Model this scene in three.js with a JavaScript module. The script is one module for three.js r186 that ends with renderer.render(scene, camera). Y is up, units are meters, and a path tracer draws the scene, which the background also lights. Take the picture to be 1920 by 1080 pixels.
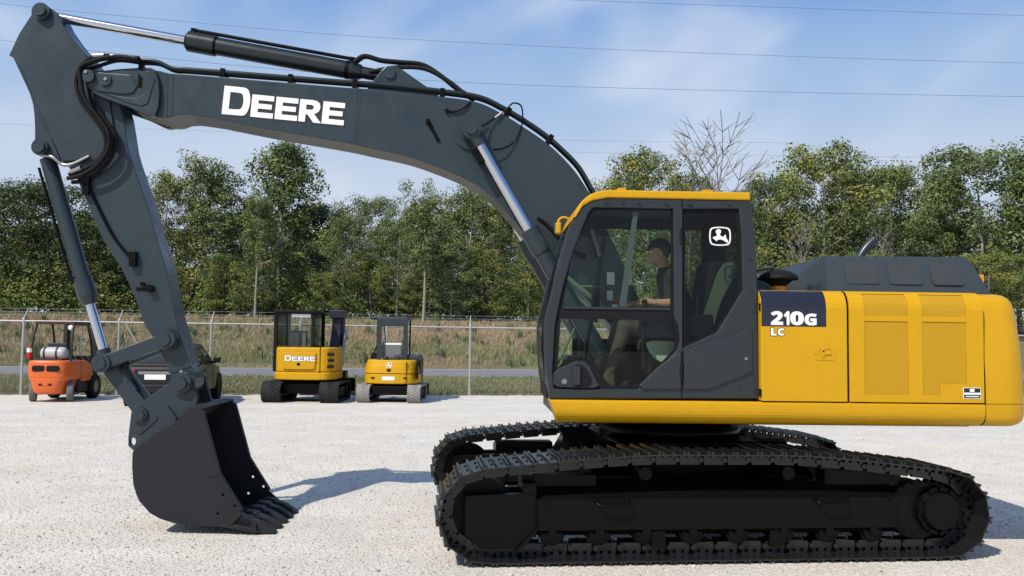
import * as THREE from 'three';
import { mergeGeometries } from 'three/addons/utils/BufferGeometryUtils.js';
import { RoundedBoxGeometry } from 'three/addons/geometries/RoundedBoxGeometry.js';
import { ConvexGeometry } from 'three/addons/geometries/ConvexGeometry.js';
import { MarchingCubes } from 'three/addons/objects/MarchingCubes.js';
import { FontLoader } from 'three/addons/loaders/FontLoader.js';

const scene = new THREE.Scene();
// ---------- camera ----------
const camera = new THREE.PerspectiveCamera(36.0, 16 / 9, 0.1, 3000);
camera.position.set(0, 1.73, 0);
camera.rotation.set(0.0583, 0, 0.0124, 'XYZ');
// ---------- random and noise ----------
let seedState = 7;
function seed(n) { seedState = (n * 2654435761 + 12345) >>> 0; }
function rnd() { seedState = (seedState + 0x6D2B79F5) | 0; let t = Math.imul(seedState ^ (seedState >>> 15), 1 | seedState); t = (t + Math.imul(t ^ (t >>> 7), 61 | t)) ^ t; return ((t ^ (t >>> 14)) >>> 0) / 4294967296; }
const rr = (a, b) => a + (b - a) * rnd();
const hash2 = (x, y, s = 0) => { let h = Math.imul(x | 0, 374761393) + Math.imul(y | 0, 668265263) + Math.imul(s | 0, 982451653); h = Math.imul(h ^ (h >>> 13), 1274126177); return ((h ^ (h >>> 16)) >>> 0) / 4294967296; };
const fade = t => t * t * (3 - 2 * t);
function vnoise(x, y, s = 0, px = 0, py = 0) {   // value noise, periodic when px, py are given
  const x0 = Math.floor(x), y0 = Math.floor(y), fx = fade(x - x0), fy = fade(y - y0);
  const w = (i, p) => p ? ((i % p) + p) % p : i;
  const a = hash2(w(x0, px), w(y0, py), s), b = hash2(w(x0 + 1, px), w(y0, py), s), c = hash2(w(x0, px), w(y0 + 1, py), s), d = hash2(w(x0 + 1, px), w(y0 + 1, py), s);
  return a + (b - a) * fx + (c - a) * fy + (a - b - c + d) * fx * fy;
}
function fbm(x, y, oct, s = 0, p = 0) { let v = 0, a = .5, t = 0, f = 1; for (let i = 0; i < oct; i++) { v += a * vnoise(x * f, y * f, s + i * 17, p * f, p * f); t += a; a *= .5; f *= 2; } return v / t; }
const clamp = (v, a = 0, b = 1) => Math.min(b, Math.max(a, v));
const mix = (a, b, t) => a + (b - a) * t;
const sstep = (a, b, v) => fade(clamp((v - a) / (b - a)));
// ---------- sky ----------
{
  const W = 1024, Hh = 512, d = new Float32Array(W * Hh * 4);
  for (let j = 0; j < Hh; j++) {
    const el = ((j + .5) / Hh - .5) * Math.PI, sy = Math.sin(el);
    for (let i = 0; i < W; i++) {
      const az = ((i + .5) / W - .5) * 2 * Math.PI, cx = Math.cos(el) * Math.cos(az), cz = Math.cos(el) * Math.sin(az);
      const t = clamp(sy, 0, 1), st = [[0, .58, .66, .78], [.17, .55, .645, .80], [.27, .37, .53, .78], [.38, .20, .375, .72], [.6, .11, .25, .58], [1, .07, .19, .48]];
      let q = 1; while (q < 5 && t > st[q][0]) q++; const f = fade(clamp((t - st[q - 1][0]) / (st[q][0] - st[q - 1][0])));
      let r = mix(st[q - 1][1], st[q][1], f), g = mix(st[q - 1][2], st[q][2], f), b = mix(st[q - 1][3], st[q][3], f);
      if (sy > 0) {
        const u = cx * 4.2 + cz * 1.7, v = sy * 7.5 + cz * .9;
        const warp = fbm(u * .8 + 3, v * .8 - 5, 4, 5) * 2.4;
        const streak = fbm(u * 1.0 + v * .55 + warp, v * .7 - u * .55 + warp * .5, 6, 31), wisp = fbm((u + v) * .8 + warp * 1.3, (v - u) * 2.6 + warp, 6, 53);
        const broad = fbm(u * .6 + 11, v * .6 + 2, 3, 77);
        const c = sstep(.42, .78, streak * .5 + wisp * .22 + broad * .36) * .75;
        r = mix(r, .74, c); g = mix(g, .80, c); b = mix(b, .92, c);
      } else { const g0 = clamp(-sy * 6); r = mix(r, .30, g0); g = mix(g, .29, g0); b = mix(b, .27, g0); }
      const o = (j * W + i) * 4; d[o] = r; d[o + 1] = g; d[o + 2] = b; d[o + 3] = 1;
    }
  }
  const skyTex = new THREE.DataTexture(d, W, Hh, THREE.RGBAFormat, THREE.FloatType);
  skyTex.mapping = THREE.EquirectangularReflectionMapping; skyTex.magFilter = THREE.LinearFilter; skyTex.minFilter = THREE.LinearFilter; skyTex.needsUpdate = true;
  scene.background = skyTex; scene.environment = skyTex;
}
// ---------- sun: high on the left, behind the camera ----------
const sun = new THREE.DirectionalLight(new THREE.Color(1.0, .93, .82), 4.7);
sun.position.set(-42.7, 73.7, 52.8 - 10); sun.target.position.set(0, 0, -10); scene.add(sun, sun.target);
sun.castShadow = true; sun.shadow.radius = 1; sun.shadow.mapSize.set(4096, 4096);
Object.assign(sun.shadow.camera, { left: -60, right: 60, top: 60, bottom: -60, near: 1, far: 260 });
// ---------- renderer ----------
const renderer = new THREE.WebGLRenderer({ antialias: true });
renderer.setSize(1024, 576); renderer.toneMapping = THREE.LinearToneMapping; renderer.toneMappingExposure = 1.0; renderer.shadowMap.enabled = true;

// ---------- helpers ----------
const V = (x, y, z) => new THREE.Vector3(x, y, z);
const taken = {};
function numbered(n) { const k = taken[n] = (taken[n] ?? -1) + 1; return k ? n + '_' + String(k).padStart(3, '0') : n; }
function clean(g) {
  g = g.index ? g.toNonIndexed() : g;
  for (const k of Object.keys(g.attributes)) if (!['position', 'normal', 'uv'].includes(k)) g.deleteAttribute(k);
  if (!g.attributes.normal) g.computeVertexNormals();
  if (!g.attributes.uv) g.setAttribute('uv', new THREE.BufferAttribute(new Float32Array(g.attributes.position.count * 2), 2));
  g.morphAttributes = {}; return g;
}
const merge = gs => { gs = [].concat(gs).map(clean); return gs.length === 1 ? gs[0] : mergeGeometries(gs); };
function obj(name, geos, mat, parent) { const m = new THREE.Mesh(Array.isArray(geos) ? merge(geos) : geos, mat); m.name = name; m.castShadow = m.receiveShadow = true; parent.add(m); return m; }
function grp(name, parent) { const g = new THREE.Group(); g.name = name; parent.add(g); return g; }
function top(o, label, category, group) { o.name = numbered(o.name); Object.assign(o.userData, { label, category }); if (group) o.userData.group = group; return o; }
function thing(name, label, category, [x, y, z] = [0, 0, 0], turn = 0, group) { const g = grp(name, scene); g.position.set(x, y, z); g.rotation.y = turn; return top(g, label, category, group); }
function shape(pts, holes = []) { const s = new THREE.Shape(pts.map(p => new THREE.Vector2(p[0], p[1]))); for (const h of holes) s.holes.push(new THREE.Path(h.map(p => new THREE.Vector2(p[0], p[1])))); return s; }
function ext(pts, z0, z1, bev = 0, holes = [], seg = 2) {
  const g = new THREE.ExtrudeGeometry(shape(pts, holes), { depth: z1 - z0 - 2 * bev, bevelEnabled: bev > 0, bevelThickness: bev, bevelSize: bev, bevelOffset: -bev, bevelSegments: seg, curveSegments: 10 });
  g.translate(0, 0, z0 + bev); return g;
}
const pane = (pts, z) => new THREE.ShapeGeometry(shape(pts)).translate(0, 0, z);
function extX(zy, x0, x1, bev = 0, seg = 2) { const g = ext(zy.map(([z, y]) => [-z, y]), x0, x1, bev, [], seg); return g.rotateY(Math.PI / 2); }   // outline in z, y; runs along x
function extY(xz, y0, y1, bev = 0, seg = 2, holes = []) { const g = ext(xz.map(([x, z]) => [x, -z]), y0, y1, bev, holes.map(h => h.map(([x, z]) => [x, -z])), seg); return g.rotateX(-Math.PI / 2); }
function box(x0, x1, y0, y1, z0, z1, r = 0) {
  const g = r ? new RoundedBoxGeometry(x1 - x0, y1 - y0, z1 - z0, 2, r) : new THREE.BoxGeometry(x1 - x0, y1 - y0, z1 - z0);
  return g.translate((x0 + x1) / 2, (y0 + y1) / 2, (z0 + z1) / 2);
}
function rod(a, b, r, r2 = r, seg = 20, open = false) {
  const A = V(...a), B = V(...b), L = A.distanceTo(B), g = new THREE.CylinderGeometry(r2, r, L, seg, 1, open);
  g.applyQuaternion(new THREE.Quaternion().setFromUnitVectors(V(0, 1, 0), B.clone().sub(A).normalize())); return g.translate((A.x + B.x) / 2, (A.y + B.y) / 2, (A.z + B.z) / 2);
}
const pinZ = (x, y, z0, z1, r, seg = 24) => rod([x, y, z0], [x, y, z1], r, r, seg);
function tube(pts, r, n = 40, seg = 8) { return new THREE.TubeGeometry(new THREE.CatmullRomCurve3(pts.map(p => V(...p)), false, 'centripetal'), n, r, seg, false); }
function lathe(prof, seg = 32) { return new THREE.LatheGeometry(prof.map(p => new THREE.Vector2(...p)), seg); }
function bar2(a, b, w, z0, z1, bev = .006) {   // flat bar between two points of a side view, rounded ends
  const ang = Math.atan2(b[1] - a[1], b[0] - a[0]), p = [], n = 8;
  for (let i = 0; i <= n; i++) { const t = ang + Math.PI / 2 + Math.PI * i / n; p.push([a[0] + Math.cos(t) * w / 2, a[1] + Math.sin(t) * w / 2]); }
  for (let i = 0; i <= n; i++) { const t = ang - Math.PI / 2 + Math.PI * i / n; p.push([b[0] + Math.cos(t) * w / 2, b[1] + Math.sin(t) * w / 2]); }
  return ext(p, z0, z1, bev);
}
function smooth(pts, n = 5, closed = false) {   // spline through 2-D points
  return new THREE.CatmullRomCurve3(pts.map(p => V(p[0], p[1], 0)), closed, 'centripetal').getPoints(pts.length * n).map(p => [p.x, p.y]);
}
function rrect(x0, x1, y0, y1, r) { const p = [], q = [[x1 - r, y1 - r, 0], [x0 + r, y1 - r, 1], [x0 + r, y0 + r, 2], [x1 - r, y0 + r, 3]]; for (const [cx, cy, k] of q) for (let i = 0; i <= 5; i++) { const t = (k + i / 5) * Math.PI / 2; p.push([cx + Math.cos(t) * r, cy + Math.sin(t) * r]); } return p; }
// ---------- textures ----------
function dataTex(w, h, fn, srgb, rep) {
  const d = new Uint8Array(w * h * 4); for (let j = 0; j < h; j++) for (let i = 0; i < w; i++) { const c = fn(i, j, i / w, j / h), o = (j * w + i) * 4; d[o] = clamp(c[0]) * 255; d[o + 1] = clamp(c[1]) * 255; d[o + 2] = clamp(c[2]) * 255; d[o + 3] = 255; }
  const t = new THREE.DataTexture(d, w, h); t.wrapS = t.wrapT = THREE.RepeatWrapping; t.magFilter = THREE.LinearFilter; t.minFilter = THREE.LinearMipmapLinearFilter; t.generateMipmaps = true;
  if (srgb) t.colorSpace = THREE.SRGBColorSpace; if (rep) t.repeat.set(...rep); t.needsUpdate = true; return t;
}
const L = (r, g, b) => new THREE.Color().setRGB(r, g, b);
// uneven gloss and faint dust film of painted steel
const wearRough = dataTex(256, 256, (i, j, u, v) => { const n = fbm(u * 6, v * 6, 5, 3, 6), s = fbm(u * 40, v * 40, 2, 9, 40); const q = .58 + .30 * (n - .5) + .12 * (s - .5); return [q, q, q]; });
const dustCol = dataTex(256, 256, (i, j, u, v) => { const n = fbm(u * 5, v * 5, 5, 13, 5), s = fbm(u * 64, v * 64, 2, 19, 64), q = .95 + .05 * (n - .5) + .03 * (s - .5); return [q + .01, q, q - .012]; }, true);
const std = (c, rough, metal = 0, o = {}) => new THREE.MeshStandardMaterial({ color: c, roughness: rough, metalness: metal, ...o });
const M = {
  yellow: new THREE.MeshPhysicalMaterial({ color: L(.625, .345, .004), roughness: .8, specularIntensity: .45, roughnessMap: wearRough, map: dustCol, clearcoat: .12, clearcoatRoughness: .25 }),
  cyl: std(L(.010, .017, .020), .55, 0, { roughnessMap: wearRough }), hood: std(L(.040, .052, .060), .62, 0, { roughnessMap: wearRough, map: dustCol }),
  grey: std(L(.021, .036, .046), .60, 0, { roughnessMap: wearRough, map: dustCol }),
  cabgrey: std(L(.019, .026, .030), .60, 0, { roughnessMap: wearRough, map: dustCol }),
  bucket: new THREE.MeshPhysicalMaterial({ color: L(.016, .017, .021), roughness: .98, specularIntensity: .6, roughnessMap: wearRough, map: dustCol }),
  black: new THREE.MeshPhysicalMaterial({ color: L(.0038, .0038, .0042), roughness: .62, specularIntensity: .28, roughnessMap: wearRough, map: dustCol }),
  shoe: std(L(.012, .012, .0125), .24),
  rubber: new THREE.MeshPhysicalMaterial({ color: L(.008, .008, .009), roughness: .7, specularIntensity: .4 }),
  chrome: std(L(.62, .63, .66), .16, 1), steel: std(L(.32, .32, .33), .38, 1),
  navy: std(L(.012, .014, .028), .35), white: std(L(.80, .80, .79), .5), whiteInk: std(L(.80, .80, .80), .45), darkInk: std(L(.012, .014, .02), .5),
  seat: std(L(.03, .03, .032), .9), interior: std(L(.018, .018, .019), .85), paper: std(L(.75, .75, .74), .8), redtag: std(L(.5, .06, .02), .6),
  glass: new THREE.MeshPhysicalMaterial({ color: L(.80, .88, .83), roughness: .0, transmission: 1, thickness: 0, ior: 1.5, specularIntensity: .5, side: THREE.DoubleSide }),
  tint: new THREE.MeshPhysicalMaterial({ color: L(.32, .38, .35), roughness: .0, transmission: 1, thickness: 0, ior: 1.5, specularIntensity: .5, side: THREE.DoubleSide }),
  amber: std(L(.75, .28, .01), .35),
};
// ---------- setting: lines of the far background run along local x of this frame; -z is away ----------
const BACK = { o: V(-1.27, 0, -27.32), turn: 0.1745 };
function back(o) { o.position.copy(BACK.o); o.rotation.y = BACK.turn; return o; }
function backW(s, y, t) { return V(s, y, -t).applyAxisAngle(V(0, 1, 0), BACK.turn).add(BACK.o); }
function landY(t) {   // height of the land t metres beyond the fence
  const k = [[-400, 0], [-.3, 0], [1, .02], [9, .16], [15.2, .29], [16.5, .25], [19, .55], [34, 2.75], [40, 3.0], [75, 3.6], [300, 9], [900, 14]];
  for (let i = 1; i < k.length; i++) if (t <= k[i][0]) { const f = (t - k[i - 1][0]) / (k[i][0] - k[i - 1][0]); return mix(k[i - 1][1], k[i][1], f); } return 14;
}
function structure(name, geo, mat) { const m = obj(name, geo, mat, scene); m.userData.kind = 'structure'; return back(m); }
function strip(t0, t1, nt, s0, s1, ns, lift, wob = 0) {   // a sheet following the land
  const p = [], uv = [], ix = [];
  for (let j = 0; j <= nt; j++) for (let i = 0; i <= ns; i++) {
    const s = mix(s0, s1, i / ns); let t = mix(t0, t1, j / nt);
    const e = wob * ((fbm(s * .6, 3.3, 4, 41) - .5) * 2); if (j === nt) t += e; if (j === 0) t += wob < 0 ? e : 0;
    p.push(s, landY(t) + lift, -t); uv.push(s, t);
  }
  for (let j = 0; j < nt; j++) for (let i = 0; i < ns; i++) { const a = j * (ns + 1) + i, b = a + 1, c = a + ns + 1, d = c + 1; ix.push(a, b, c, b, d, c); }
  const g = new THREE.BufferGeometry(); g.setAttribute('position', new THREE.Float32BufferAttribute(p, 3)); g.setAttribute('uv', new THREE.Float32BufferAttribute(uv, 2)); g.setIndex(ix); g.computeVertexNormals(); return g;
}
{
  // crushed limestone: pale chips with darker pits, in faint wheel-swept bands
  const N = 1024, chips = new Float32Array(N * N);
  for (let j = 0; j < N; j++) for (let i = 0; i < N; i++) {
    const u = i / N, v = j / N; let best = 9, id = 0; const gx = u * 110, gy = v * 110, x0 = Math.floor(gx), y0 = Math.floor(gy);
    for (let a = -1; a <= 1; a++) for (let b = -1; b <= 1; b++) { const cx = x0 + a, cy = y0 + b, wx = ((cx % 110) + 110) % 110, wy = ((cy % 110) + 110) % 110, dx = cx + hash2(wx, wy, 1) - gx, dy = cy + hash2(wx, wy, 2) - gy, dd = (dx * dx + dy * dy) / (.35 + .9 * hash2(wx, wy, 4)); if (dd < best) { best = dd; id = hash2(wx, wy, 3); } }
    chips[j * N + i] = clamp(1 - best * 1.1) * .7 + id * .3;
  }
  const gravelMap = dataTex(N, N, (i, j, u, v) => {
    const c = chips[j * N + i], big = fbm(u * 7, v * 7, 4, 61, 7), tan = fbm(u * 4, v * 6, 3, 67, 2), fine = hash2(i, j, 8);
    const q = .755 + .13 * (c - .5) + .08 * (big - .5) + .05 * (fine - .5), w = (tan - .5) * .05; return [q + .020 + w * .5, q + .0 + w * .12, q - .042 - w * .5];
  }, true, [1 / 3.1, 1 / 3.1]);
  const gravelBump = dataTex(N, N, (i, j) => { const c = chips[j * N + i]; return [c, c, c]; }, false, [1 / 3.1, 1 / 3.1]);
  const gravel = new THREE.MeshStandardMaterial({ map: gravelMap, bumpMap: gravelBump, bumpScale: .008, roughness: .95 });
  const soil = std(L(.09, .085, .055), 1), floor = std(L(.05, .045, .03), 1);
  const turfMap = (a, b, s) => dataTex(512, 512, (i, j, u, v) => { const n = clamp((fbm(u * 9, v * 5, 5, s, 9) - .5) * 2 + .5), f = hash2(i, j, s), q = .75 + .5 * (f - .5); return [mix(a[0], b[0], n) * q, mix(a[1], b[1], n) * q, mix(a[2], b[2], n) * q]; }, true, [1 / 9, 1 / 9]);
  const verge = new THREE.MeshStandardMaterial({ map: turfMap([.45, .47, .31], [.54, .53, .39], 21), roughness: 1 });
  const bank = new THREE.MeshStandardMaterial({ map: turfMap([.48, .48, .32], [.62, .55, .42], 23), roughness: 1 });
  const ashMap = dataTex(512, 512, (i, j, u, v) => { const n = fbm(u * 8, v * 8, 4, 5, 8), f = hash2(i, j, 71), q = .46 + .10 * (n - .5) + .10 * (f - .5); return [q, q, q + .015]; }, true, [1 / 5, 1 / 5]);
  const asphalt = new THREE.MeshStandardMaterial({ map: ashMap, roughness: .9 });
  structure('ground', strip(-420, 900, 2, -700, 700, 2, -.05), soil).geometry.attributes.position.array.forEach((v, i, a) => { if (i % 3 === 1) a[i] = -.06; });
  const lot = strip(-30, .35, 130, -45, 65, 520, 0, .16), lp = lot.attributes.position, lc = new Float32Array(lp.count * 3);
  for (let i = 0; i < lp.count; i++) {   // wheel-swept bands of finer and coarser stone, and tan clay patches
    const s = lp.getX(i), t = lp.getZ(i), band = fbm(s * .10 + 5, t * 1.9, 4, 91) - .5, sweep = fbm(s * .35, t * 4.2, 3, 93) - .5, tan = sstep(.52, .75, fbm(s * .28 + 9, t * .8, 4, 95)), q = .98 + .15 * band + .10 * sweep;
    lc[i * 3] = q * (1 + .02 * tan); lc[i * 3 + 1] = q * (1 - .015 * tan); lc[i * 3 + 2] = q * (1 - .045 * tan);
  }
  lot.setAttribute('color', new THREE.BufferAttribute(lc, 3)); gravel.vertexColors = true; structure('gravel_lot', lot, gravel);
  structure('gravel_lot', strip(-160, -29.9, 2, -120, 160, 4, -.012), new THREE.MeshStandardMaterial({ map: gravelMap, roughness: .95 })).name = 'gravel_lot_001';
  structure('grass_verge', strip(-.6, 9.3, 12, -90, 140, 40, -.012), verge);
  structure('road', strip(9, 15.2, 8, -90, 140, 20, .012), asphalt);
  const line = std(L(.62, .62, .60), .8);
  structure('road_edge_line', strip(9.35, 9.55, 2, -90, 140, 20, .018), line); structure('road_edge_line', strip(14.6, 14.75, 2, -90, 140, 20, .018), line).name = 'road_edge_line_001';
  structure('meadow_bank', strip(15.1, 41, 30, -100, 150, 40, .008), bank);
  structure('woodland_floor', strip(40.5, 130, 20, -110, 170, 20, .010), floor);

  // loose chips on the lot, grass and weeds: nobody could count these
  seed(301);
  const chip = new THREE.IcosahedronGeometry(1, 0), cp = chip.attributes.position;
  for (let i = 0; i < cp.count; i++) { const k = .7 + .5 * hash2(Math.round(cp.getX(i) * 50), Math.round(cp.getY(i) * 50) + 7 * Math.round(cp.getZ(i) * 50)); cp.setXYZ(i, cp.getX(i) * k, cp.getY(i) * k * .62, cp.getZ(i) * k); } chip.computeVertexNormals();
  const loose = new THREE.InstancedMesh(chip, std(L(1, 1, 1), .95), 60000), mt = new THREE.Matrix4(), q = new THREE.Quaternion(), col = new THREE.Color();
  for (let i = 0; i < 60000; i++) {
    const d = 4 + 16 * Math.pow(rnd(), 1.6), x = rr(-.68, .68) * (d + 1), r = rr(.004, .010) * (rnd() < .03 ? 1.9 : 1);
    q.setFromEuler(new THREE.Euler(rr(-.4, .4), rr(0, 6.28), rr(-.4, .4))); mt.compose(V(x, r * .3, -d), q, V(r, r, r)); loose.setMatrixAt(i, mt);
    const b = rr(.36, .62); loose.setColorAt(i, rnd() < .045 ? col.setRGB(b * .55, b * .52, b * .49) : col.setRGB(b * 1.06, b * .98, b * .86));
  }
  loose.name = 'loose_gravel'; loose.userData = { kind: 'stuff', label: 'loose pale limestone chips scattered over the lot', category: 'gravel' }; loose.castShadow = loose.receiveShadow = true; scene.add(loose);
  function tuft(n, h, spread, w) {   // a few bent blades
    const p = [], nn = [];
    for (let k = 0; k < n; k++) {
      const a = rr(0, 6.28), b = rr(0, 6.28), r = rr(0, spread), x = Math.cos(a) * r, z = Math.sin(a) * r, hh = h * rr(.55, 1), lx = Math.cos(b) * hh * rr(.1, .5), lz = Math.sin(b) * hh * rr(.1, .5), wx = Math.cos(b + 1.57) * w, wz = Math.sin(b + 1.57) * w;
      p.push(x - wx, 0, z - wz, x + wx, 0, z + wz, x + lx * .35 + wx * .7, hh * .6, z + lz * .35 + wz * .7, x - wx, 0, z - wz, x + lx * .35 + wx * .7, hh * .6, z + lz * .35 + wz * .7, x + lx * .35 - wx * .7, hh * .6, z + lz * .35 - wz * .7,
        x + lx * .35 - wx * .7, hh * .6, z + lz * .35 - wz * .7, x + lx * .35 + wx * .7, hh * .6, z + lz * .35 + wz * .7, x + lx, hh, z + lz);
    }
    const g = new THREE.BufferGeometry(); g.setAttribute('position', new THREE.Float32BufferAttribute(p, 3)); g.computeVertexNormals(); return g;
  }
  function sward(name, label, n, geo, place, colour) {
    const im = new THREE.InstancedMesh(geo, new THREE.MeshStandardMaterial({ color: L(1, 1, 1), roughness: 1, side: THREE.DoubleSide }), n);
    for (let i = 0; i < n; i++) { const [s, t, k] = place(); q.setFromAxisAngle(V(0, 1, 0), rr(0, 6.28)); mt.compose(V(s, landY(t) - .01, -t), q, V(k, k * rr(.8, 1.25), k)); im.setMatrixAt(i, mt); im.setColorAt(i, colour(s, t, col)); }
    im.name = name; im.userData = { kind: 'stuff', label, category: 'grass' }; im.castShadow = im.receiveShadow = true; scene.add(back(im)); return im;
  }
  const sx = (t) => rr(-22 - t * .55, 16 + t * .75);
  sward('verge_grass', 'short rough grass between fence and road', 26000, tuft(8, .14, .14, .008), () => { const t = rr(.25, 9.1); return [sx(t), t, rr(.6, 1.3)]; },
    (s, t, c) => { const n = fbm(s * .3, t * .5, 4, 51), b = rr(.75, 1.2); return c.setRGB(mix(.17, .28, n) * b, mix(.195, .26, n) * b, mix(.085, .14, n) * b); });
  sward('edge_weeds', 'ragged weeds along the edge of the gravel', 2600, tuft(7, .16, .1, .009), () => { const t = rr(.0, .7); return [rr(-24, 22), t, rr(.4, 1.2)]; },
    (s, t, c) => { const b = rr(.7, 1.2); return c.setRGB(.15 * b, .15 * b, .06 * b); });
  sward('meadow_grass', 'tall dry meadow grass on the bank beyond the road', 70000, tuft(9, .32, .30, .011), () => { const t = rr(15.5, 41); return [sx(t), t, rr(.6, 1.35) * (t < 18 ? .5 : 1)]; },
    (s, t, c) => { const n = clamp((fbm(s * .16 + 4, t * .22, 4, 57) - .5) * 2.6 + .5), dry = clamp(n * .75 + sstep(19, 33, t) * .45 + .03), b = rr(.75, 1.25); return c.setRGB(mix(.22, .40, dry) * b, mix(.24, .30, dry) * b, mix(.10, .185, dry) * b); });
  sward('meadow_weeds', 'scattered leafy green weeds standing in the meadow', 420, tuft(30, .75, .30, .03), () => { const t = rr(17, 38); return [sx(t), t, rr(.5, 1.2)]; },
    (s, t, c) => { const b = rr(.7, 1.3); return c.setRGB(.115 * b, .15 * b, .055 * b); });
}
// ---------- side-view outlines of the machine, metres from its swing centre ----------
const boomTop = [[-5.109, 4.185], [-4.850, 4.191], [-4.752, 4.168], [-4.619, 4.161], [-3.980, 4.121], [-3.204, 4.073], [-2.742, 4.048], [-2.208, 4.000], [-1.977, 3.975], [-1.827, 3.942], [-1.640, 3.855], [-1.438, 3.733], [-1.236, 3.600], [-1.069, 3.456], [-0.932, 3.307], [-0.830, 3.158]];
const boomBottom = [[-5.096, 3.839], [-4.864, 3.754], [-4.737, 3.742], [-4.607, 3.780], [-3.785, 3.652], [-3.028, 3.532], [-2.879, 3.500], [-2.516, 3.427], [-2.231, 3.332], [-1.996, 3.236], [-1.815, 3.139], [-1.679, 3.021], [-1.527, 2.858], [-1.401, 2.710]];
const boomTipPlate = [[-5.349, 4.157], [-5.069, 4.188], [-4.850, 4.179], [-4.835, 3.749], [-5.080, 3.829], [-5.374, 3.937], [-5.449, 4.005], [-5.477, 4.089], [-5.441, 4.155]];
const armProfile = [[-5.996, 4.807], [-6.035, 4.755], [-6.245, 4.325], [-6.203, 4.306], [-6.087, 4.076], [-6.005, 3.859], [-5.979, 3.642], [-5.962, 3.442], [-5.915, 3.396], [-5.715, 3.338], [-5.596, 3.203], [-5.564, 3.149], [-5.314, 2.610], [-5.139, 2.350], [-4.997, 2.066], [-4.911, 1.840], [-4.834, 1.718], [-4.741, 1.543], [-4.663, 1.392], [-4.620, 1.275], [-4.549, 1.197], [-4.472, 1.198], [-4.426, 1.287], [-4.439, 1.394], [-4.481, 1.477], [-4.572, 1.722], [-4.632, 1.928], [-4.719, 2.317], [-4.812, 2.594], [-4.933, 2.976], [-5.051, 3.279], [-5.117, 3.474], [-5.178, 3.795], [-5.244, 3.961], [-5.311, 4.061], [-5.544, 4.360], [-5.595, 4.409], [-5.777, 4.644], [-5.819, 4.725], [-5.871, 4.779], [-5.936, 4.808]];
const armOverlay = [[-6.198, 4.306], [-5.905, 4.567], [-5.539, 4.340], [-5.303, 3.957], [-5.241, 3.605], [-5.259, 3.454], [-5.378, 3.351], [-5.708, 3.334], [-5.772, 3.468], [-5.974, 3.856]];
const bucketEar = [[-4.968, 1.072], [-4.991, 0.802], [-4.988, 0.725], [-4.939, 0.683], [-4.892, 0.716], [-4.744, 0.828], [-4.654, 0.872], [-4.538, 0.965], [-4.445, 1.082], [-4.354, 1.083], [-4.403, 1.242], [-4.425, 1.348], [-4.485, 1.396], [-4.557, 1.386], [-4.635, 1.298], [-4.874, 1.131]];
const bucketSide = [[-4.828, 0.709], [-4.827, 0.581], [-4.811, 0.428], [-4.782, 0.345], [-4.755, 0.288], [-4.662, 0.186], [-4.571, 0.136], [-4.443, 0.098], [-4.238, 0.080], [-4.034, 0.068], [-3.750, 0.010], [-3.737, 0.095], [-3.885, 0.216], [-4.087, 0.535], [-4.245, 1.075], [-4.259, 1.111], [-4.349, 1.112], [-4.435, 0.995], [-4.636, 0.878], [-4.797, 0.748]];
const cabSide = [[-1.243, 1.259], [-1.275, 1.463], [-1.291, 1.720], [-1.288, 1.892], [-1.226, 2.161], [-1.184, 2.348], [-1.130, 2.549], [-1.070, 2.720], [-1.001, 2.818], [-0.906, 2.872], [-0.783, 2.896], [0.387, 2.896], [0.405, 2.865], [0.439, 2.478], [0.447, 2.185], [0.461, 1.276]];
const roofStrip = [[-1.070, 2.720], [-1.036, 2.808], [-0.984, 2.879], [-0.906, 2.933], [-0.784, 2.962], [0.388, 2.962], [0.387, 2.896], [-0.783, 2.896], [-0.906, 2.872], [-1.001, 2.818]];
const doorGlass = [[-0.890, 2.801], [-0.252, 2.810], [-0.260, 1.993], [-1.144, 1.998], [-1.080, 2.396], [-0.985, 2.639], [-0.928, 2.752]];
const lowerGlass = [[-1.159, 1.907], [-0.246, 1.906], [-0.220, 1.734], [-0.229, 1.669], [-0.341, 1.551], [-0.532, 1.377], [-0.740, 1.366], [-0.827, 1.447], [-0.914, 1.570], [-0.992, 1.595], [-1.121, 1.568], [-1.181, 1.507]];
const handlePanel = [[-1.217, 1.465], [-1.171, 1.507], [-1.030, 1.567], [-0.971, 1.567], [-0.929, 1.534], [-0.844, 1.369], [-0.886, 1.348], [-1.178, 1.353], [-1.216, 1.374]];
const doorLowPanel = [[-0.525, 1.373], [-0.374, 1.524], [-0.248, 1.613], [-0.182, 1.656], [-0.182, 1.347], [-0.492, 1.344]];
const rearWindow = [[-0.167, 2.817], [0.295, 2.826], [0.316, 2.639], [0.326, 2.152], [0.236, 2.006], [0.114, 1.811], [-0.166, 1.680]];
const rearLowPanel = [[-0.162, 1.664], [0.100, 1.755], [0.368, 1.847], [0.400, 1.831], [0.399, 1.495], [0.310, 1.454], [0.036, 1.348], [-0.162, 1.346]];
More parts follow.
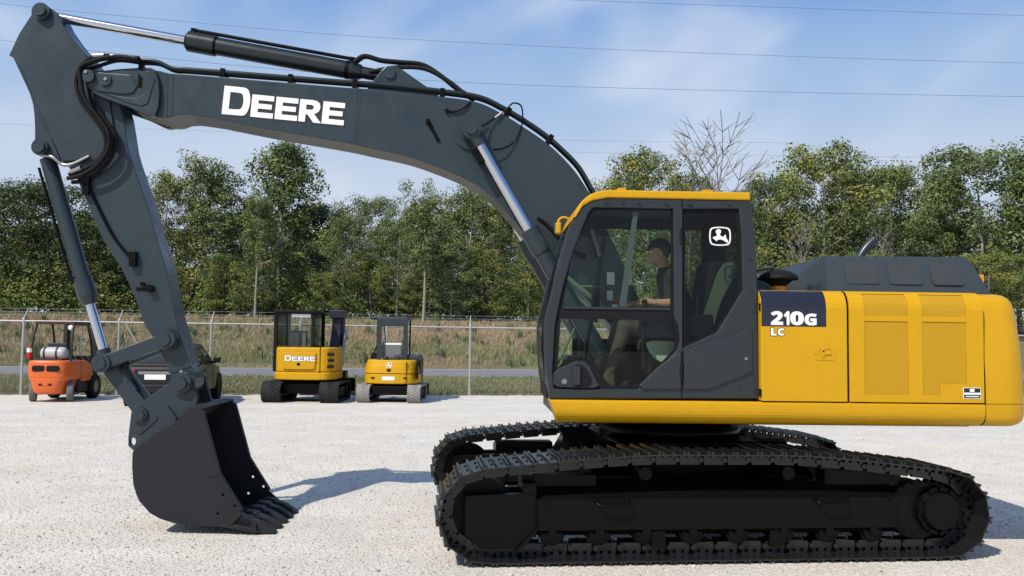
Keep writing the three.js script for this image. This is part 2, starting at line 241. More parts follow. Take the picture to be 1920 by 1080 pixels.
// ---------- lettering and emblem shapes (flat print) ----------
const GLYPH = {   // outlines on a 1 x 1 cell: [outer, ...holes]
  D: [smooth2([[0, 0], [0, 1], [.50, 1]], [[.50, 1], [.86, .95], [1, .5], [.86, .05], [.50, 0]]), smooth2([[.24, .2], [.24, .8], [.46, .8]], [[.46, .8], [.68, .76], [.75, .5], [.68, .24], [.46, .2]])],
  E: [[[0, 0], [0, 1], [.97, 1], [.97, .77], [.30, .77], [.30, .615], [.90, .615], [.90, .395], [.30, .395], [.30, .23], [.99, .23], [.99, 0]]],
  R: [[[0, 0], [0, 1], [.56, 1], [.74, .97], [.87, .88], [.91, .71], [.87, .54], [.76, .43], [.66, .385], [1.0, 0], [.66, 0], [.38, .34], [.29, .34], [.29, 0]], [[.29, .56], [.29, .78], [.52, .78], [.61, .75], [.62, .67], [.60, .59], [.52, .56]]],
};
function smooth2(a, b) { const c = smooth(b, 4); return a.slice(0, -1).concat(c); }
function glyph(ch, x, y, w, h, z, d, rim) {   // rim > 0 gives the dark outline behind a letter
  const [o, ...hs] = GLYPH[ch].map(l => l.map(([a, b]) => [x + a * w, y + b * h]));
  const g = new THREE.ExtrudeGeometry(shape(o, hs), { depth: d, bevelEnabled: !!rim, bevelThickness: .0002, bevelSize: rim || 0, bevelSegments: 1 }); return g.translate(0, 0, z);
}
function word(parent, cells, z, place, rim, depth = .0015) { for (const [ch, x, w, h] of cells) { obj('letter_outline', place(glyph(ch, x, 0, w, h, z, depth, rim)), M.darkInk, parent); obj('letter', place(glyph(ch, x, 0, w, h, z + depth + .0016, depth, 0)), M.whiteInk, parent); } }
const brandCells = [['D', 0, .25, .268], ['E', .264, .21, .211], ['E', .488, .21, .211], ['R', .708, .212, .211], ['E', .924, .208, .211]];
const animal = [[495, 330], [540, 305], [585, 330], [592, 370], [570, 410], [575, 440], [620, 465], [655, 460], [665, 425], [690, 425], [695, 480], [745, 570], [720, 592], [690, 572], [640, 542], [580, 522], [530, 527], [500, 560], [480, 545], [430, 507], [415, 490], [440, 470], [495, 455], [505, 420], [487, 390], [480, 350]];
function emblem(parent, x, y, s, z, place = g => g) {   // rounded frame with a leaping animal, s = width
  const k = s / 450, f = ([a, b]) => [x + (a - 570) * k, y - (b - 458) * k];
  const ring = (g0) => smooth([[345, 458], [362, 320], [395, 285], [570, 262], [745, 285], [778, 320], [795, 458], [778, 590], [745, 630], [570, 653], [395, 630], [362, 590]].map(([a, b]) => [570 + (a - 570) * g0, 458 + (b - 458) * g0]), 4, true).map(f);
  const e = obj('emblem', place(ext(ring(1), z, z + .002, 0, [ring(.87).reverse()])), M.whiteInk, parent); obj('emblem_animal', place(ext(animal.map(f), z, z + .002)), M.whiteInk, e); return e;
}
// ---------- the large excavator: x runs to its rear, +z is its left side ----------
const EX = thing('crawler_excavator', 'large yellow and dark grey crawler excavator filling the foreground, bucket down', 'excavator', [1.51, 0, -8.51], .0367);
// ----- crawler tracks -----
const TRACK_TURN = .068;
const loop = (() => {
  const P = [], F = [-1.855, .385, .36], S = [1.89, .372, .348];
  for (let i = 0; i <= 40; i++) P.push([mix(S[0], F[0], i / 40), .0245]);
  for (let i = 1; i < 24; i++) { const t = -Math.PI / 2 - Math.PI * i / 24; P.push([F[0] + Math.cos(t) * F[2], F[1] + Math.sin(t) * F[2]]); }
  P.push(...smooth([[-1.855, .745], [-1.2, .805], [-.55, .848], [.05, .846], [.65, .842], [1.2, .80], [1.89, .72]], 8));
  for (let i = 1; i < 24; i++) { const t = Math.PI / 2 - Math.PI * i / 24; P.push([S[0] + Math.cos(t) * S[2], S[1] + Math.sin(t) * S[2]]); }
  P.push(P[0]); const len = [0]; for (let i = 1; i < P.length; i++) len.push(len[i - 1] + Math.hypot(P[i][0] - P[i - 1][0], P[i][1] - P[i - 1][1]));
  const T = len[len.length - 1]; return { T, at(s) { s = ((s % T) + T) % T; let i = 1; while (len[i] < s) i++; const f = (s - len[i - 1]) / (len[i] - len[i - 1]); return [mix(P[i - 1][0], P[i][0], f), mix(P[i - 1][1], P[i][1], f)]; } };
})();
{
  const gr = c => [[c - .014, 0], [c - .007, .0245], [c + .005, .0245], [c + .010, 0]], prof = [[-.1, -.011], [.102, -.011], [.102, -.001]];
  const pr = prof.concat([...gr(.084)].reverse(), [...gr(.0)].reverse(), [...gr(-.084)].reverse(), [[-.1, 0]]);
  const shoeGeo = merge([ext(pr, -.30, .30), ...[[.055, .095], [-.095, -.055]].map(([a, b]) => ext([[-.088, -.105], [.070, -.105], [.078, -.06], [.066, -.011], [-.082, -.011], [-.094, -.06]], a, b, 0, [[[-.052, -.046], [-.052, -.018], [-.026, -.018], [-.026, -.046]], [[.016, -.046], [.016, -.018], [.042, -.018], [.042, -.046]]])), rod([.078, -.065, -.11], [.078, -.065, .11], .022, .022, 8),
    ...[-.03, .05].flatMap(x => [-.075, .075].map(z => rod([x, -.001, z + (z > 0 ? .04 : -.04)], [x, .011, z + (z > 0 ? .04 : -.04)], .012, .012, 6)))]);
  for (const sd of [1, -1]) {
    const c = 1.195, ZZ = (a, b) => sd > 0 ? [c + a, c + b] : [-c - b, -c - a];
    const tr = grp('crawler_track', EX); tr.rotation.y = TRACK_TURN; if (sd < 0) tr.userData.label = 'far side crawler track'; else tr.userData.label = 'near side crawler track';
    const pitch = loop.T / 49;
    for (let i = 0; i < 49; i++) {
      const a = loop.at(i * pitch - .095), b = loop.at(i * pitch + .095), m = new THREE.Mesh(shoeGeo, M.shoe);
      m.name = 'track_shoe'; m.castShadow = m.receiveShadow = true; m.position.set((a[0] + b[0]) / 2, (a[1] + b[1]) / 2, sd * c); m.rotation.z = Math.atan2(b[1] - a[1], b[0] - a[0]); tr.add(m);
    }
    const idler = obj('idler_wheel', [rod([-1.855, .385, ...ZZ(-.05, 0).slice(0, 1)], [-1.855, .385, ZZ(-.05, .05)[1]], .254, .254, 40), rod([-1.855, .385, ZZ(-.12, 0)[0]], [-1.855, .385, ZZ(-.12, .12)[1]], .14, .14, 24)], M.black, tr);
    const teeth = []; for (let k = 0; k < 42; k++) { const t = k / 42 * 2 * Math.PI, r = k % 2 ? .255 : .205; teeth.push([1.89 + Math.cos(t) * r, .372 + Math.sin(t) * r]); }
    obj('sprocket', ext(teeth, ...ZZ(-.035, .035), .004), M.black, tr);
    const hz = v => sd * (c + v), hub = obj('final_drive', [rod([1.89, .372, hz(-.1)], [1.89, .372, hz(.16)], .192, .192, 36), rod([1.89, .372, hz(.16)], [1.89, .372, hz(.20)], .165, .145, 36), rod([1.72, .372, hz(-.12)], [1.72, .372, hz(.11)], .235, .235, 36), box(1.45, 1.75, .22, .52, ...ZZ(-.12, .12))], M.black, tr);
    for (let k = 0; k < 12; k++) { const t = k / 12 * 2 * Math.PI; obj('bolt', rod([1.89 + Math.cos(t) * .178, .372 + Math.sin(t) * .178, hz(.15)], [1.89 + Math.cos(t) * .178, .372 + Math.sin(t) * .178, hz(.185)], .013, .013, 6), M.black, tr); }
    for (let k = 0; k < 9; k++) { const t = Math.PI * (.55 + k / 8 * .9); obj('bolt', rod([1.72 + Math.cos(t) * .215, .372 + Math.sin(t) * .215, hz(.1)], [1.72 + Math.cos(t) * .215, .372 + Math.sin(t) * .215, hz(.125)], .012, .012, 6), M.black, tr); }
    const fz = [[.165, .245], [.165, .485], [.03, .60], [-.12, .60], [-.165, .52], [-.165, .245], [-.12, .2], [.12, .2]].map(([a, y]) => [hz(a), y]); if (sd < 0) fz.reverse();
    obj('track_frame', [extX(fz, -1.47, 1.52, .008)], M.black, tr);
    obj('idler_guard', [ext([[-2.01, .525], [-1.465, .54], [-1.455, .26], [-1.61, .12], [-1.88, .12], [-2.005, .22]], ...ZZ(.135, .205), .008), ext([[-2.01, .525], [-1.465, .54], [-1.455, .26], [-1.61, .12], [-1.88, .12], [-2.005, .22]], ...ZZ(-.2, -.135), .008), box(-1.56, -1.45, .2, .62, ...ZZ(-.13, .19), .01)], M.black, tr);
    for (const [y, a, b] of [[.69, .95, 1.62], [.66, -1.56, -.95]]) obj('frame_hump', extX([[hz(.06), .56], [hz(.06), y], [hz(-.12), y], [hz(-.12), .56]], a, b, .02), M.black, tr);
    obj('guard_gusset', ext([[-1.46, .27], [-1.455, .24], [-1.60, .09], [-1.63, .10]], ...ZZ(.19, .235)), M.black, tr);
    for (let k = 0; k < 8; k++) { const x = mix(-1.32, 1.32, k / 7); obj('track_roller', [rod([x, .222, hz(-.14)], [x, .222, hz(.14)], .085, .085, 20), rod([x, .222, hz(.05)], [x, .222, hz(.12)], .105, .105, 20), rod([x, .222, hz(-.12)], [x, .222, hz(-.05)], .105, .105, 20), rod([x, .222, hz(.14)], [x, .222, hz(.17)], .035, .035, 12)], M.black, tr); }
    for (const x of [-.55, .65]) obj('carrier_roller', [rod([x, .665, hz(-.13)], [x, .665, hz(.05)], .055, .055, 18), box(x - .05, x + .05, .55, .66, ...ZZ(-.16, -.1))], M.black, tr);
    for (const x of [-.85, .95]) obj('frame_step', tube([[x - .12, .50, hz(.16)], [x - .12, .455, hz(.225)], [x + .12, .455, hz(.225)], [x + .12, .50, hz(.16)]], .012, 20, 6), M.black, tr);
    obj('track_guide', box(.45, .56, .1, .25, ...ZZ(.1, .15)), M.black, tr); obj('track_guide', box(-.52, -.41, .1, .25, ...ZZ(.1, .15)), M.black, tr);
    for (const x of [-1.36, 1.46]) obj('bolt', rod([x, .47, hz(.15)], [x, .47, hz(.185)], .014, .014, 6), M.black, tr);
  }
  const cf = grp('center_frame', EX); cf.rotation.y = TRACK_TURN;
  obj('carbody', [box(-.65, .65, .52, .86, -.7, .7, .03), ...[[-.55, 1], [.55, 1], [-.55, -1], [.55, -1]].map(([x, s]) => extX([[s * .5, .52], [s * .5, .84], [s * 1.06, .62], [s * 1.06, .36]], x * 1.35 - .2, x * 1.35 + .2))], M.black, cf);
  obj('swing_bearing', [lathe([[.0, .84], [.66, .84], [.66, .95], [.60, .955], [.60, 1.04], [.0, 1.04]], 48)], M.black, cf);
}
// ----- revolving frame, covers, counterweight -----
{
  const deck = obj('revolving_frame', [box(-1.12, 2.3, 1.05, 1.235, -1.1, 1.1), box(-.9, .15, 1.2, 1.75, -.30, -.27), box(-.9, .15, 1.2, 1.75, .255, .285), box(.475, 2.29, 1.23, 2.10, -1.22, 1.20)], M.black, EX);
  for (const s of [1, -1]) {
    const foot = [[1.05, 1.254], [1.340, 1.254], [1.353, 1.245], [1.355, 1.23], [1.355, 1.20], [1.3535, 1.175], [1.348, 1.15], [1.338, 1.128], [1.322, 1.106], [1.298, 1.087], [1.265, 1.073], [1.22, 1.066], [1.05, 1.066]].map(([z, y]) => [s * z, y]), x0 = s > 0 ? -1.247 : -.75;
    const g = extX(foot, x0, 2.303, .006); { const p = g.attributes.position; for (let i = 0; i < p.count; i++) if (p.getX(i) < x0 + .1) p.setX(i, p.getX(i) + (1.254 - p.getY(i)) * .37); g.computeVertexNormals(); } obj('side_rail', g, M.yellow, EX).userData.label = s > 0 ? 'yellow lower side rail under the cab' : 'yellow lower side rail on the far side';
  }
  const top4 = [[1.355, 2.02], [1.346, 2.065], [1.325, 2.11], [1.292, 2.145], [1.25, 2.163]];
  const skin = s => [[1.1, 1.264], [1.355, 1.264], ...top4, [1.1, 2.167]].map(([z, y]) => [s * z, y]);
  const flip = (a, s) => s < 0 ? [...a].reverse() : a;
  // a thin sheet laid on the side skin between two heights, following its rounded shoulder
  function skinSheet(y0, y1, x0, x1, d, inn = .001) {
    const line = [[1.355, 1.264], ...top4, [1.18, 2.167]], pts = []; const at = y => { for (let i = 1; i < line.length; i++) if (y <= line[i][1] + 1e-6) { const f = (y - line[i - 1][1]) / (line[i][1] - line[i - 1][1]); return [mix(line[i - 1][0], line[i][0], f), y]; } return line[line.length - 1]; };
    pts.push(at(y0)); for (const p of line) if (p[1] > y0 && p[1] < y1) pts.push(p); pts.push(at(y1)); const out = pts.map(([z, y], i) => { const a = pts[Math.max(0, i - 1)], b = pts[Math.min(pts.length - 1, i + 1)], l = Math.hypot(b[0] - a[0], b[1] - a[1]); return [z + d * (b[1] - a[1]) / l, y - d * (b[0] - a[0]) / l]; });
    return extX(out.concat([...pts].reverse().map(([z, y]) => [z - inn, y])), x0, x1);
  }
  for (const s of [1, -1]) {
    const d1 = obj('side_door', extX(flip(skin(s), s), .458, 1.166, .008), M.yellow, EX), d2 = obj('side_door', s < 0 ? [extX(skin(s), 1.182, 2.292, .008)] : [[1.264, 2.167, 1.182, 1.306], [1.264, 2.167, 1.668, 1.785], [1.264, 2.167, 2.150, 2.292], ...[[1.306, 1.668], [1.785, 2.150]].flatMap(([a, b]) => [[1.264, 1.326, a, b], [1.918, 1.965, a, b], [2.142, 2.167, a, b]]), [1.326, 1.415, 1.93, 2.15]].map(([a, b, c, d]) => skinSheet(a, b, c, d, 0, .014)).concat([box(1.182, 2.292, 2.150, 2.167, 1.0, 1.20)]), M.yellow, EX);
    d1.userData.label = s > 0 ? 'plain side door with the number plate' : 'front side door on the far side'; d2.userData.label = s > 0 ? 'side door with four perforated grilles' : 'rear side door on the far side';
    if (s < 0) continue;
    const plate = obj('number_panel', skinSheet(1.866, 2.158, .462, .992, .0025), M.navy, d1);
    const font = await new FontLoader().loadAsync('fonts/droid/droid_sans_bold.typeface.json');
    const put = (txt, x, y, w, h, par, mat, name, z, rim) => { const sh = font.generateShapes(txt, 1), g = new THREE.ExtrudeGeometry(sh, { depth: .001, curveSegments: 6, bevelEnabled: true, bevelThickness: .0003, bevelSize: rim, bevelSegments: 1 }); g.computeBoundingBox(); const b = g.boundingBox; g.translate(-b.min.x, -b.min.y, -b.min.z); const zs = b.max.z - b.min.z; g.scale(w / (b.max.x - b.min.x), h / (b.max.y - b.min.y), .0015 / zs); g.translate(x, y, z); obj(name, g, mat, par); };
    let x = .536; for (const [ch, w, h] of [['2', .108, .112], ['1', .052, .112], ['0', .118, .112], ['G', .106, .096]]) { put(ch, x, 1.876, w - .006, h, plate, M.whiteInk, 'numeral', 1.3585, .045); x += w; }
    put('L', .533, 1.785, .056, .070, d1, M.darkInk, 'letter_outline', 1.3555, .10); put('C', .589, 1.785, .064, .070, d1, M.darkInk, 'letter_outline', 1.3555, .10);
    put('L', .538, 1.790, .046, .060, d1, M.whiteInk, 'letter', 1.3575, .05); put('C', .594, 1.790, .054, .060, d1, M.whiteInk, 'letter', 1.3575, .05);
    const lt = obj('latch', ext(rrect(.912, 1.052, 1.597, 1.70, .012), 1.3545, 1.359, 0, [rrect(.93, 1.034, 1.613, 1.684, .01).reverse()]), M.yellow, d1);
    obj('latch_handle', [box(.952, .975, 1.615, 1.685, 1.355, 1.365, .003), box(.975, 1.03, 1.64, 1.662, 1.355, 1.363, .003), box(.895, .93, 1.645, 1.655, 1.355, 1.36)], M.yellow, lt); obj('key_hole', rod([.963, 1.668, 1.36], [.963, 1.668, 1.367], .007, .007, 10), M.black, lt);
    const perf = dataTex(64, 64, (i, j) => { const a = (i % 32) / 32 - .5, b = ((j + (i < 32 ? 0 : 16)) % 32) / 32 - .5, o = a * a + b * b < .10 ? 0 : 1; return [o, o, o]; }, false, [1 / .0045, 1 / .0045]);   // punched holes
    const perfMat = new THREE.MeshStandardMaterial({ color: L(.625, .345, .004), alphaMap: perf, transparent: true, roughness: .6 });
    for (const [y0, y1, x0, x1] of [[1.966, 2.141, 1.307, 1.667], [1.966, 2.141, 1.786, 2.149], [1.327, 1.917, 1.307, 1.667], [1.416, 1.917, 1.786, 2.149], [1.327, 1.4155, 1.786, 1.929]]) obj('grille', skinSheet(y0, y1, x0, x1, -.006, .0075), perfMat, d2);
    const stk = obj('warning_sticker', box(2.116, 2.262, 1.299, 1.387, 1.3545, 1.3575), M.white, d2);
    obj('sticker_band', [box(2.121, 2.257, 1.348, 1.383, 1.357, 1.3585), box(2.121, 2.257, 1.303, 1.330, 1.357, 1.3585)], M.darkInk, stk);
    obj('sticker_band', [box(2.170, 2.208, 1.354, 1.378, 1.3582, 1.3592), box(2.135, 2.243, 1.312, 1.320, 1.3582, 1.3592), box(2.140, 2.16, 1.336, 1.342, 1.357, 1.3585)], M.white, stk);
    obj('door_hinge', [box(.447, .457, 1.30, 1.36, 1.33, 1.362), box(.447, .457, 1.99, 2.05, 1.33, 1.352)], M.black, d1);
  }
  // counterweight: plan outline swept upward with rounded foot and shoulder
  const plan = smooth([[2.312, 1.342], [2.42, 1.342], [2.54, 1.335], [2.64, 1.295], [2.715, 1.205], [2.775, 1.07], [2.83, .85], [2.87, .45], [2.885, 0], [2.87, -.45], [2.83, -.85], [2.775, -1.07], [2.715, -1.205], [2.64, -1.295], [2.54, -1.335], [2.42, -1.342], [2.312, -1.342]], 3);
  const lev = [[1.066, .13], [1.070, .085], [1.085, .045], [1.11, .018], [1.15, .004], [1.25, 0], [1.2505, .007], [1.258, .007], [1.2585, 0], [1.5, .004], [1.75, .022], [2.0, .055], [2.08, .075], [2.125, .105], [2.152, .15], [2.163, .21]];
  const P = [], UV = [], IX = [], n = plan.length;
  lev.forEach(([y, ins]) => plan.forEach(([x, z], i) => { const a = plan[Math.max(0, i - 1)], b = plan[Math.min(n - 1, i + 1)], l = Math.hypot(b[0] - a[0], b[1] - a[1]), nx = -(b[1] - a[1]) / l, nz = (b[0] - a[0]) / l; const k = (i === 0 || i === n - 1) ? 0 : 1; P.push(Math.max(2.312, x - nx * ins * k), y, z - nz * ins); UV.push(i * .07, y); }));
  for (let j = 0; j < lev.length - 1; j++) for (let i = 0; i < n - 1; i++) { const a = j * n + i, b = a + 1, c = a + n, d = c + 1; IX.push(a, c, b, b, c, d); }
  const cwg = new THREE.BufferGeometry(); cwg.setAttribute('position', new THREE.Float32BufferAttribute(P, 3)); cwg.setAttribute('uv', new THREE.Float32BufferAttribute(UV, 2)); cwg.setIndex(IX); cwg.computeVertexNormals();
  const cap = (j, up) => { const o = plan.map((_, i) => { const q = (j * n + i) * 3; return [P[q], P[q + 2]]; }); return extY(o, lev[j][0] - (up ? .004 : -.0), lev[j][0] + (up ? 0 : .004)); };
  obj('counterweight', [cwg, cap(0, 0), cap(lev.length - 1, 1)], M.yellow, EX);
  obj('side_reflector', box(2.535, 2.585, 2.165, 2.35, .82, .88, .006), M.amber, EX);
  // engine cover
  const hp = [[1.08, 2.165, 1.16], [1.113, 2.473, 1.03], [2.315, 2.487, 1.03], [2.37, 2.455, 1.04], [2.49, 2.165, 1.14], [.86, 2.165, .15], [.98, 2.425, .15], [.86, 2.165, -1.1], [.95, 2.40, -1.0], [2.32, 2.47, -1.0], [2.49, 2.165, -1.1]].map(p => V(...p));
  const hood = obj('engine_cover', new ConvexGeometry(hp), M.hood, EX);
  const vent = dataTex(32, 32, (i, j) => { const a = (i % 16) / 16 - .5, b = (j % 16) / 16 - .5, o = a * a + b * b < .09; return o ? [0, 0, 0] : [1, 1, 1]; }, false, [1 / .005, 1 / .005]);
  for (const [a, b] of [[1.26, 1.54], [1.63, 1.91], [2.00, 2.26]]) obj('cover_vent', ext(rrect(a, b, 0, .20, .025), 0, .0015).rotateX(-.398).translate(0, 2.235, 1.1375), new THREE.MeshStandardMaterial({ color: L(.040, .050, .056), alphaMap: vent, transparent: true, roughness: .8 }), hood);
  obj('deck_cover', [extX([[.5, 2.165], [.42, 2.33], [-.9, 2.33], [-.9, 2.165]], .52, .98, .01), box(1.0, 1.07, 2.165, 2.23, .9, 1.05)], M.grey, EX);
  const pc = grp('air_precleaner', EX); pc.position.set(.745, 2.165, .93);
  obj('bowl', lathe([[0, .20], [.03, .198], [.10, .18], [.15, .15], [.168, .12], [.165, .108], [.12, .10], [.07, .06], [.065, .0]], 36), M.rubber, pc); obj('neck', lathe([[.066, 0], [.066, .05], [.078, .05], [.078, .0]], 24), M.amber, pc);
  obj('exhaust_pipe', [tube([[1.70, 2.42, .30], [1.735, 2.54, .30], [1.785, 2.62, .30], [1.835, 2.675, .30], [1.88, 2.715, .30]], .037, 30, 18)], M.grey, EX);
  obj('muffler_guard', [tube([[.62, 2.30, .05], [.70, 2.37, .05], [.86, 2.43, .05], [1.0, 2.45, .05]], .016, 20, 8)], M.grey, EX);
  obj('tool_box', [box(-.70, -.35, 1.24, 1.62, -1.32, -.52, .03)], M.black, EX); obj('fuel_tank', [box(-.32, .45, 1.24, 2.02, -1.32, -.42, .03)], M.hood, EX);
}
// ----- boom -----
{
  const topL = smooth(boomTop.slice(0), 3), botL = smooth(boomBottom, 3);
  const outline = [...topL, ...smooth([[-.74, 2.99], [-.55, 2.6], [-.34, 2.15], [-.16, 1.86], [-.13, 1.76], [-.18, 1.66], [-.28, 1.625], [-.40, 1.67], [-.66, 1.95], [-.98, 2.28], [-1.28, 2.58]], 3), ...botL.reverse()];
  const boom = obj('boom', ext(outline, -.23, .23, .008, [], 2), M.grey, EX);
  for (const s of [1, -1]) {
    const z = s > 0 ? [.205, .275] : [-.275, -.205];
    obj('boom_tip_plate', ext(smooth(boomTipPlate, 4, true), ...z, .006), M.grey, boom);
    obj('tip_doubler', ext([[-5.40, 4.14], [-5.06, 4.12], [-5.0, 4.02], [-5.03, 3.96], [-5.12, 3.94], [-5.36, 3.965], [-5.43, 4.02], [-5.44, 4.09]], s > 0 ? .27 : -.29, s > 0 ? .29 : -.27, .005), M.grey, boom);
    obj('tip_doubler', ext([[-4.90, 3.86], [-4.86, 4.02], [-4.84, 4.08], [-4.90, 4.16], [-5.02, 4.17], [-4.94, 4.08], [-4.92, 3.96], [-5.0, 3.90], [-5.16, 3.92], [-5.30, 3.95], [-5.1, 3.87], [-4.96, 3.835]], s > 0 ? .272 : -.284, s > 0 ? .284 : -.272, .003), M.grey, boom);
    obj('weld_seam', [ext([[-2.990, 4.058], [-2.982, 4.058], [-3.008, 3.535], [-3.016, 3.536]], s > 0 ? .228 : -.233, s > 0 ? .233 : -.228), ext([[-2.960, 4.056], [-2.952, 4.056], [-2.982, 3.53], [-2.990, 3.53]], s > 0 ? .228 : -.233, s > 0 ? .233 : -.228), ext([[-4.755, 4.16], [-4.742, 4.16], [-4.735, 3.75], [-4.748, 3.75]], s > 0 ? .228 : -.234, s > 0 ? .234 : -.228), ext([[-4.700, 4.155], [-4.690, 4.155], [-4.69, 3.77], [-4.70, 3.77]], s > 0 ? .228 : -.234, s > 0 ? .234 : -.228)], M.grey, boom);
    obj('cylinder_boss', [pinZ(-1.917, 3.66, s * .22, s * .255, .165, 40), pinZ(-1.917, 3.655, s * .25, s * .33, .10, 32)], M.grey, boom);
    obj('pipe_clamp', [box(-5.00, -4.95, 4.0, 4.26, s > 0 ? .235 : -.275, s > 0 ? .275 : -.235, .004)], M.black, boom);
  }
  obj('pin', pinZ(-5.435, 4.095, -.325, .325, .058), M.grey, boom); obj('pin', pinZ(-5.285, 4.068, -.31, .31, .055), M.grey, boom);
  obj('pin_bolt', [pinZ(-5.45, 4.13, .32, .335, .016, 8), pinZ(-5.275, 4.07, .305, .322, .016, 8)], M.steel, boom);
  const along = new THREE.Matrix4().makeTranslation(-4.237, 3.789, 0).multiply(new THREE.Matrix4().makeRotationZ(-.075));
  word(boom, brandCells, .2305, g => g.applyMatrix4(along), .012);
  obj('lubrication_block', [ext([[-2.345, 3.765], [-2.31, 3.775], [-2.205, 3.575], [-2.235, 3.56]], .228, .245, .003), box(-2.345, -2.31, 3.735, 3.775, .228, .28, .004)], M.black, boom);
  // arm cylinder bracket on top of the boom
  const hz = [.11, .15];
  for (const s of [1, -1]) obj('cylinder_bracket', ext([[-2.93, 4.05], [-2.78, 4.26], [-2.73, 4.305], [-2.66, 4.305], [-2.60, 4.285], [-2.27, 4.06], [-2.2, 4.0]], ...(s > 0 ? hz : [-.15, -.11]), .005), M.grey, boom);
  obj('pin', pinZ(-2.70, 4.235, -.17, .17, .055), M.grey, boom);
  // tubes along the boom
  const tubes = [];
  for (const [z, dy] of [[.20, .066], [.155, .060], [.10, .066]]) tubes.push(tube([[-5.02, 4.29, z], [-4.86, 4.28, z], [-4.72, 4.195 + dy * .4, z], [-4.6, 4.15 + dy, z], [-3.98, 4.115 + dy, z], [-3.2, 4.07 + dy, z], [-2.74, 4.045 + dy, z], [-2.2, 3.998 + dy, z], [-1.83, 3.945 + dy, z], [-1.62, 3.85 + dy, z], [-1.42, 3.735 + dy, z], [-1.22, 3.60 + dy, z], [-1.05, 3.455 + dy, z], [-.90, 3.30 + dy, z], [-.78, 3.10 + dy, z], [-.66, 2.9 + dy, z]], .018, 140, 8));
  obj('hydraulic_pipe', tubes, M.cyl, boom);
  for (const [x, y] of [[-4.25, 4.14], [-3.62, 4.10], [-3.02, 4.065], [-2.2, 4.0], [-1.6, 3.84], [-1.2, 3.59]]) obj('pipe_clamp', box(-.022, .022, -.012, .085, .07, .225, .004).rotateZ(x > -1.9 ? -.55 : -.06).translate(x, y, 0), M.black, boom);
  obj('grease_line', [tube([[-1.87, 3.68, .30], [-1.78, 3.74, .28], [-1.68, 3.82, .25], [-1.6, 3.88, .245], [-1.53, 3.95, .24], [-1.46, 3.93, .24], [-1.44, 3.80, .24], [-1.46, 3.70, .24], [-1.52, 3.58, .25], [-1.62, 3.51, .28], [-1.72, 3.49, .3]], .008, 60, 6), tube([[-2.14, 3.86, .24], [-2.06, 3.86, .25], [-1.96, 3.92, .245], [-1.93, 3.95, .23]], .010, 20, 6), rod([-2.15, 3.86, .228], [-2.15, 3.86, .26], .02, .02, 10)], M.black, boom);
  obj('grease_fitting', [rod([-1.70, 3.80, .26], [-1.63, 3.86, .25], .011, .011, 8)], M.steel, boom);
  const hoses = [];
  for (const [z, o] of [[.07, 0], [-.02, .02]]) hoses.push(tube([[-3.05, 4.36 + o, z], [-2.96, 4.42 + o, z], [-2.80, 4.385 + o, z], [-2.62, 4.37 + o, z], [-2.40, 4.35 + o, z], [-2.24, 4.26 + o, z], [-2.06, 4.12 + o, z], [-1.90, 4.03, z + .03]], .022, 60, 8));
  hoses.push(tube([[-2.9, 4.27, .06], [-2.62, 4.30, .13], [-2.36, 4.28, .16], [-2.14, 4.16, .18], [-1.98, 4.03, .2]], .022, 40, 8));
  obj('hydraulic_hose', hoses, M.rubber, boom);
}
// ----- arm cylinder -----
{
  const a = [-6.0, 4.765, 0], d = V(-2.70 - -6.0, 4.235 - 4.765, 0).normalize(), at = k => [a[0] + d.x * k, a[1] + d.y * k, 0];
  const cyl = obj('arm_cylinder', [rod(at(1.42), at(2.98), .085, .085, 28), rod(at(1.38), at(1.64), .099, .099, 28), rod(at(2.96), at(3.05), .088, .07, 28), rod(at(3.03), at(3.34), .058, .058, 20), pinZ(...at(3.34).slice(0, 2), -.1, .1, .075)], M.cyl, EX);
  obj('cylinder_rod', rod(at(.05), at(1.42), .046, .046, 24), M.chrome, cyl); obj('rod_eye', pinZ(a[0], a[1], -.085, .085, .085), M.black, cyl);
  obj('gland', [rod(at(1.36), at(1.40), .075, .09, 28)], M.black, cyl);
  const up = p => [p[0] - d.y * .105, p[1] + d.x * .105, .03];
  obj('cylinder_pipe', [tube([up(at(1.43)), up(at(1.7)), up(at(2.3)), up(at(2.92))], .018, 30, 8), rod(at(1.42), [up(at(1.42))[0], up(at(1.42))[1] + .02, .03], .035, .03, 12), rod(at(2.95), [up(at(2.95))[0], up(at(2.95))[1] + .02, .03], .03, .03, 12)], M.black, cyl);
  obj('cylinder_band', [rod(at(2.90), at(2.94), .088, .088, 28), rod(at(1.62), at(1.66), .0875, .0875, 28)], M.black, cyl);
}
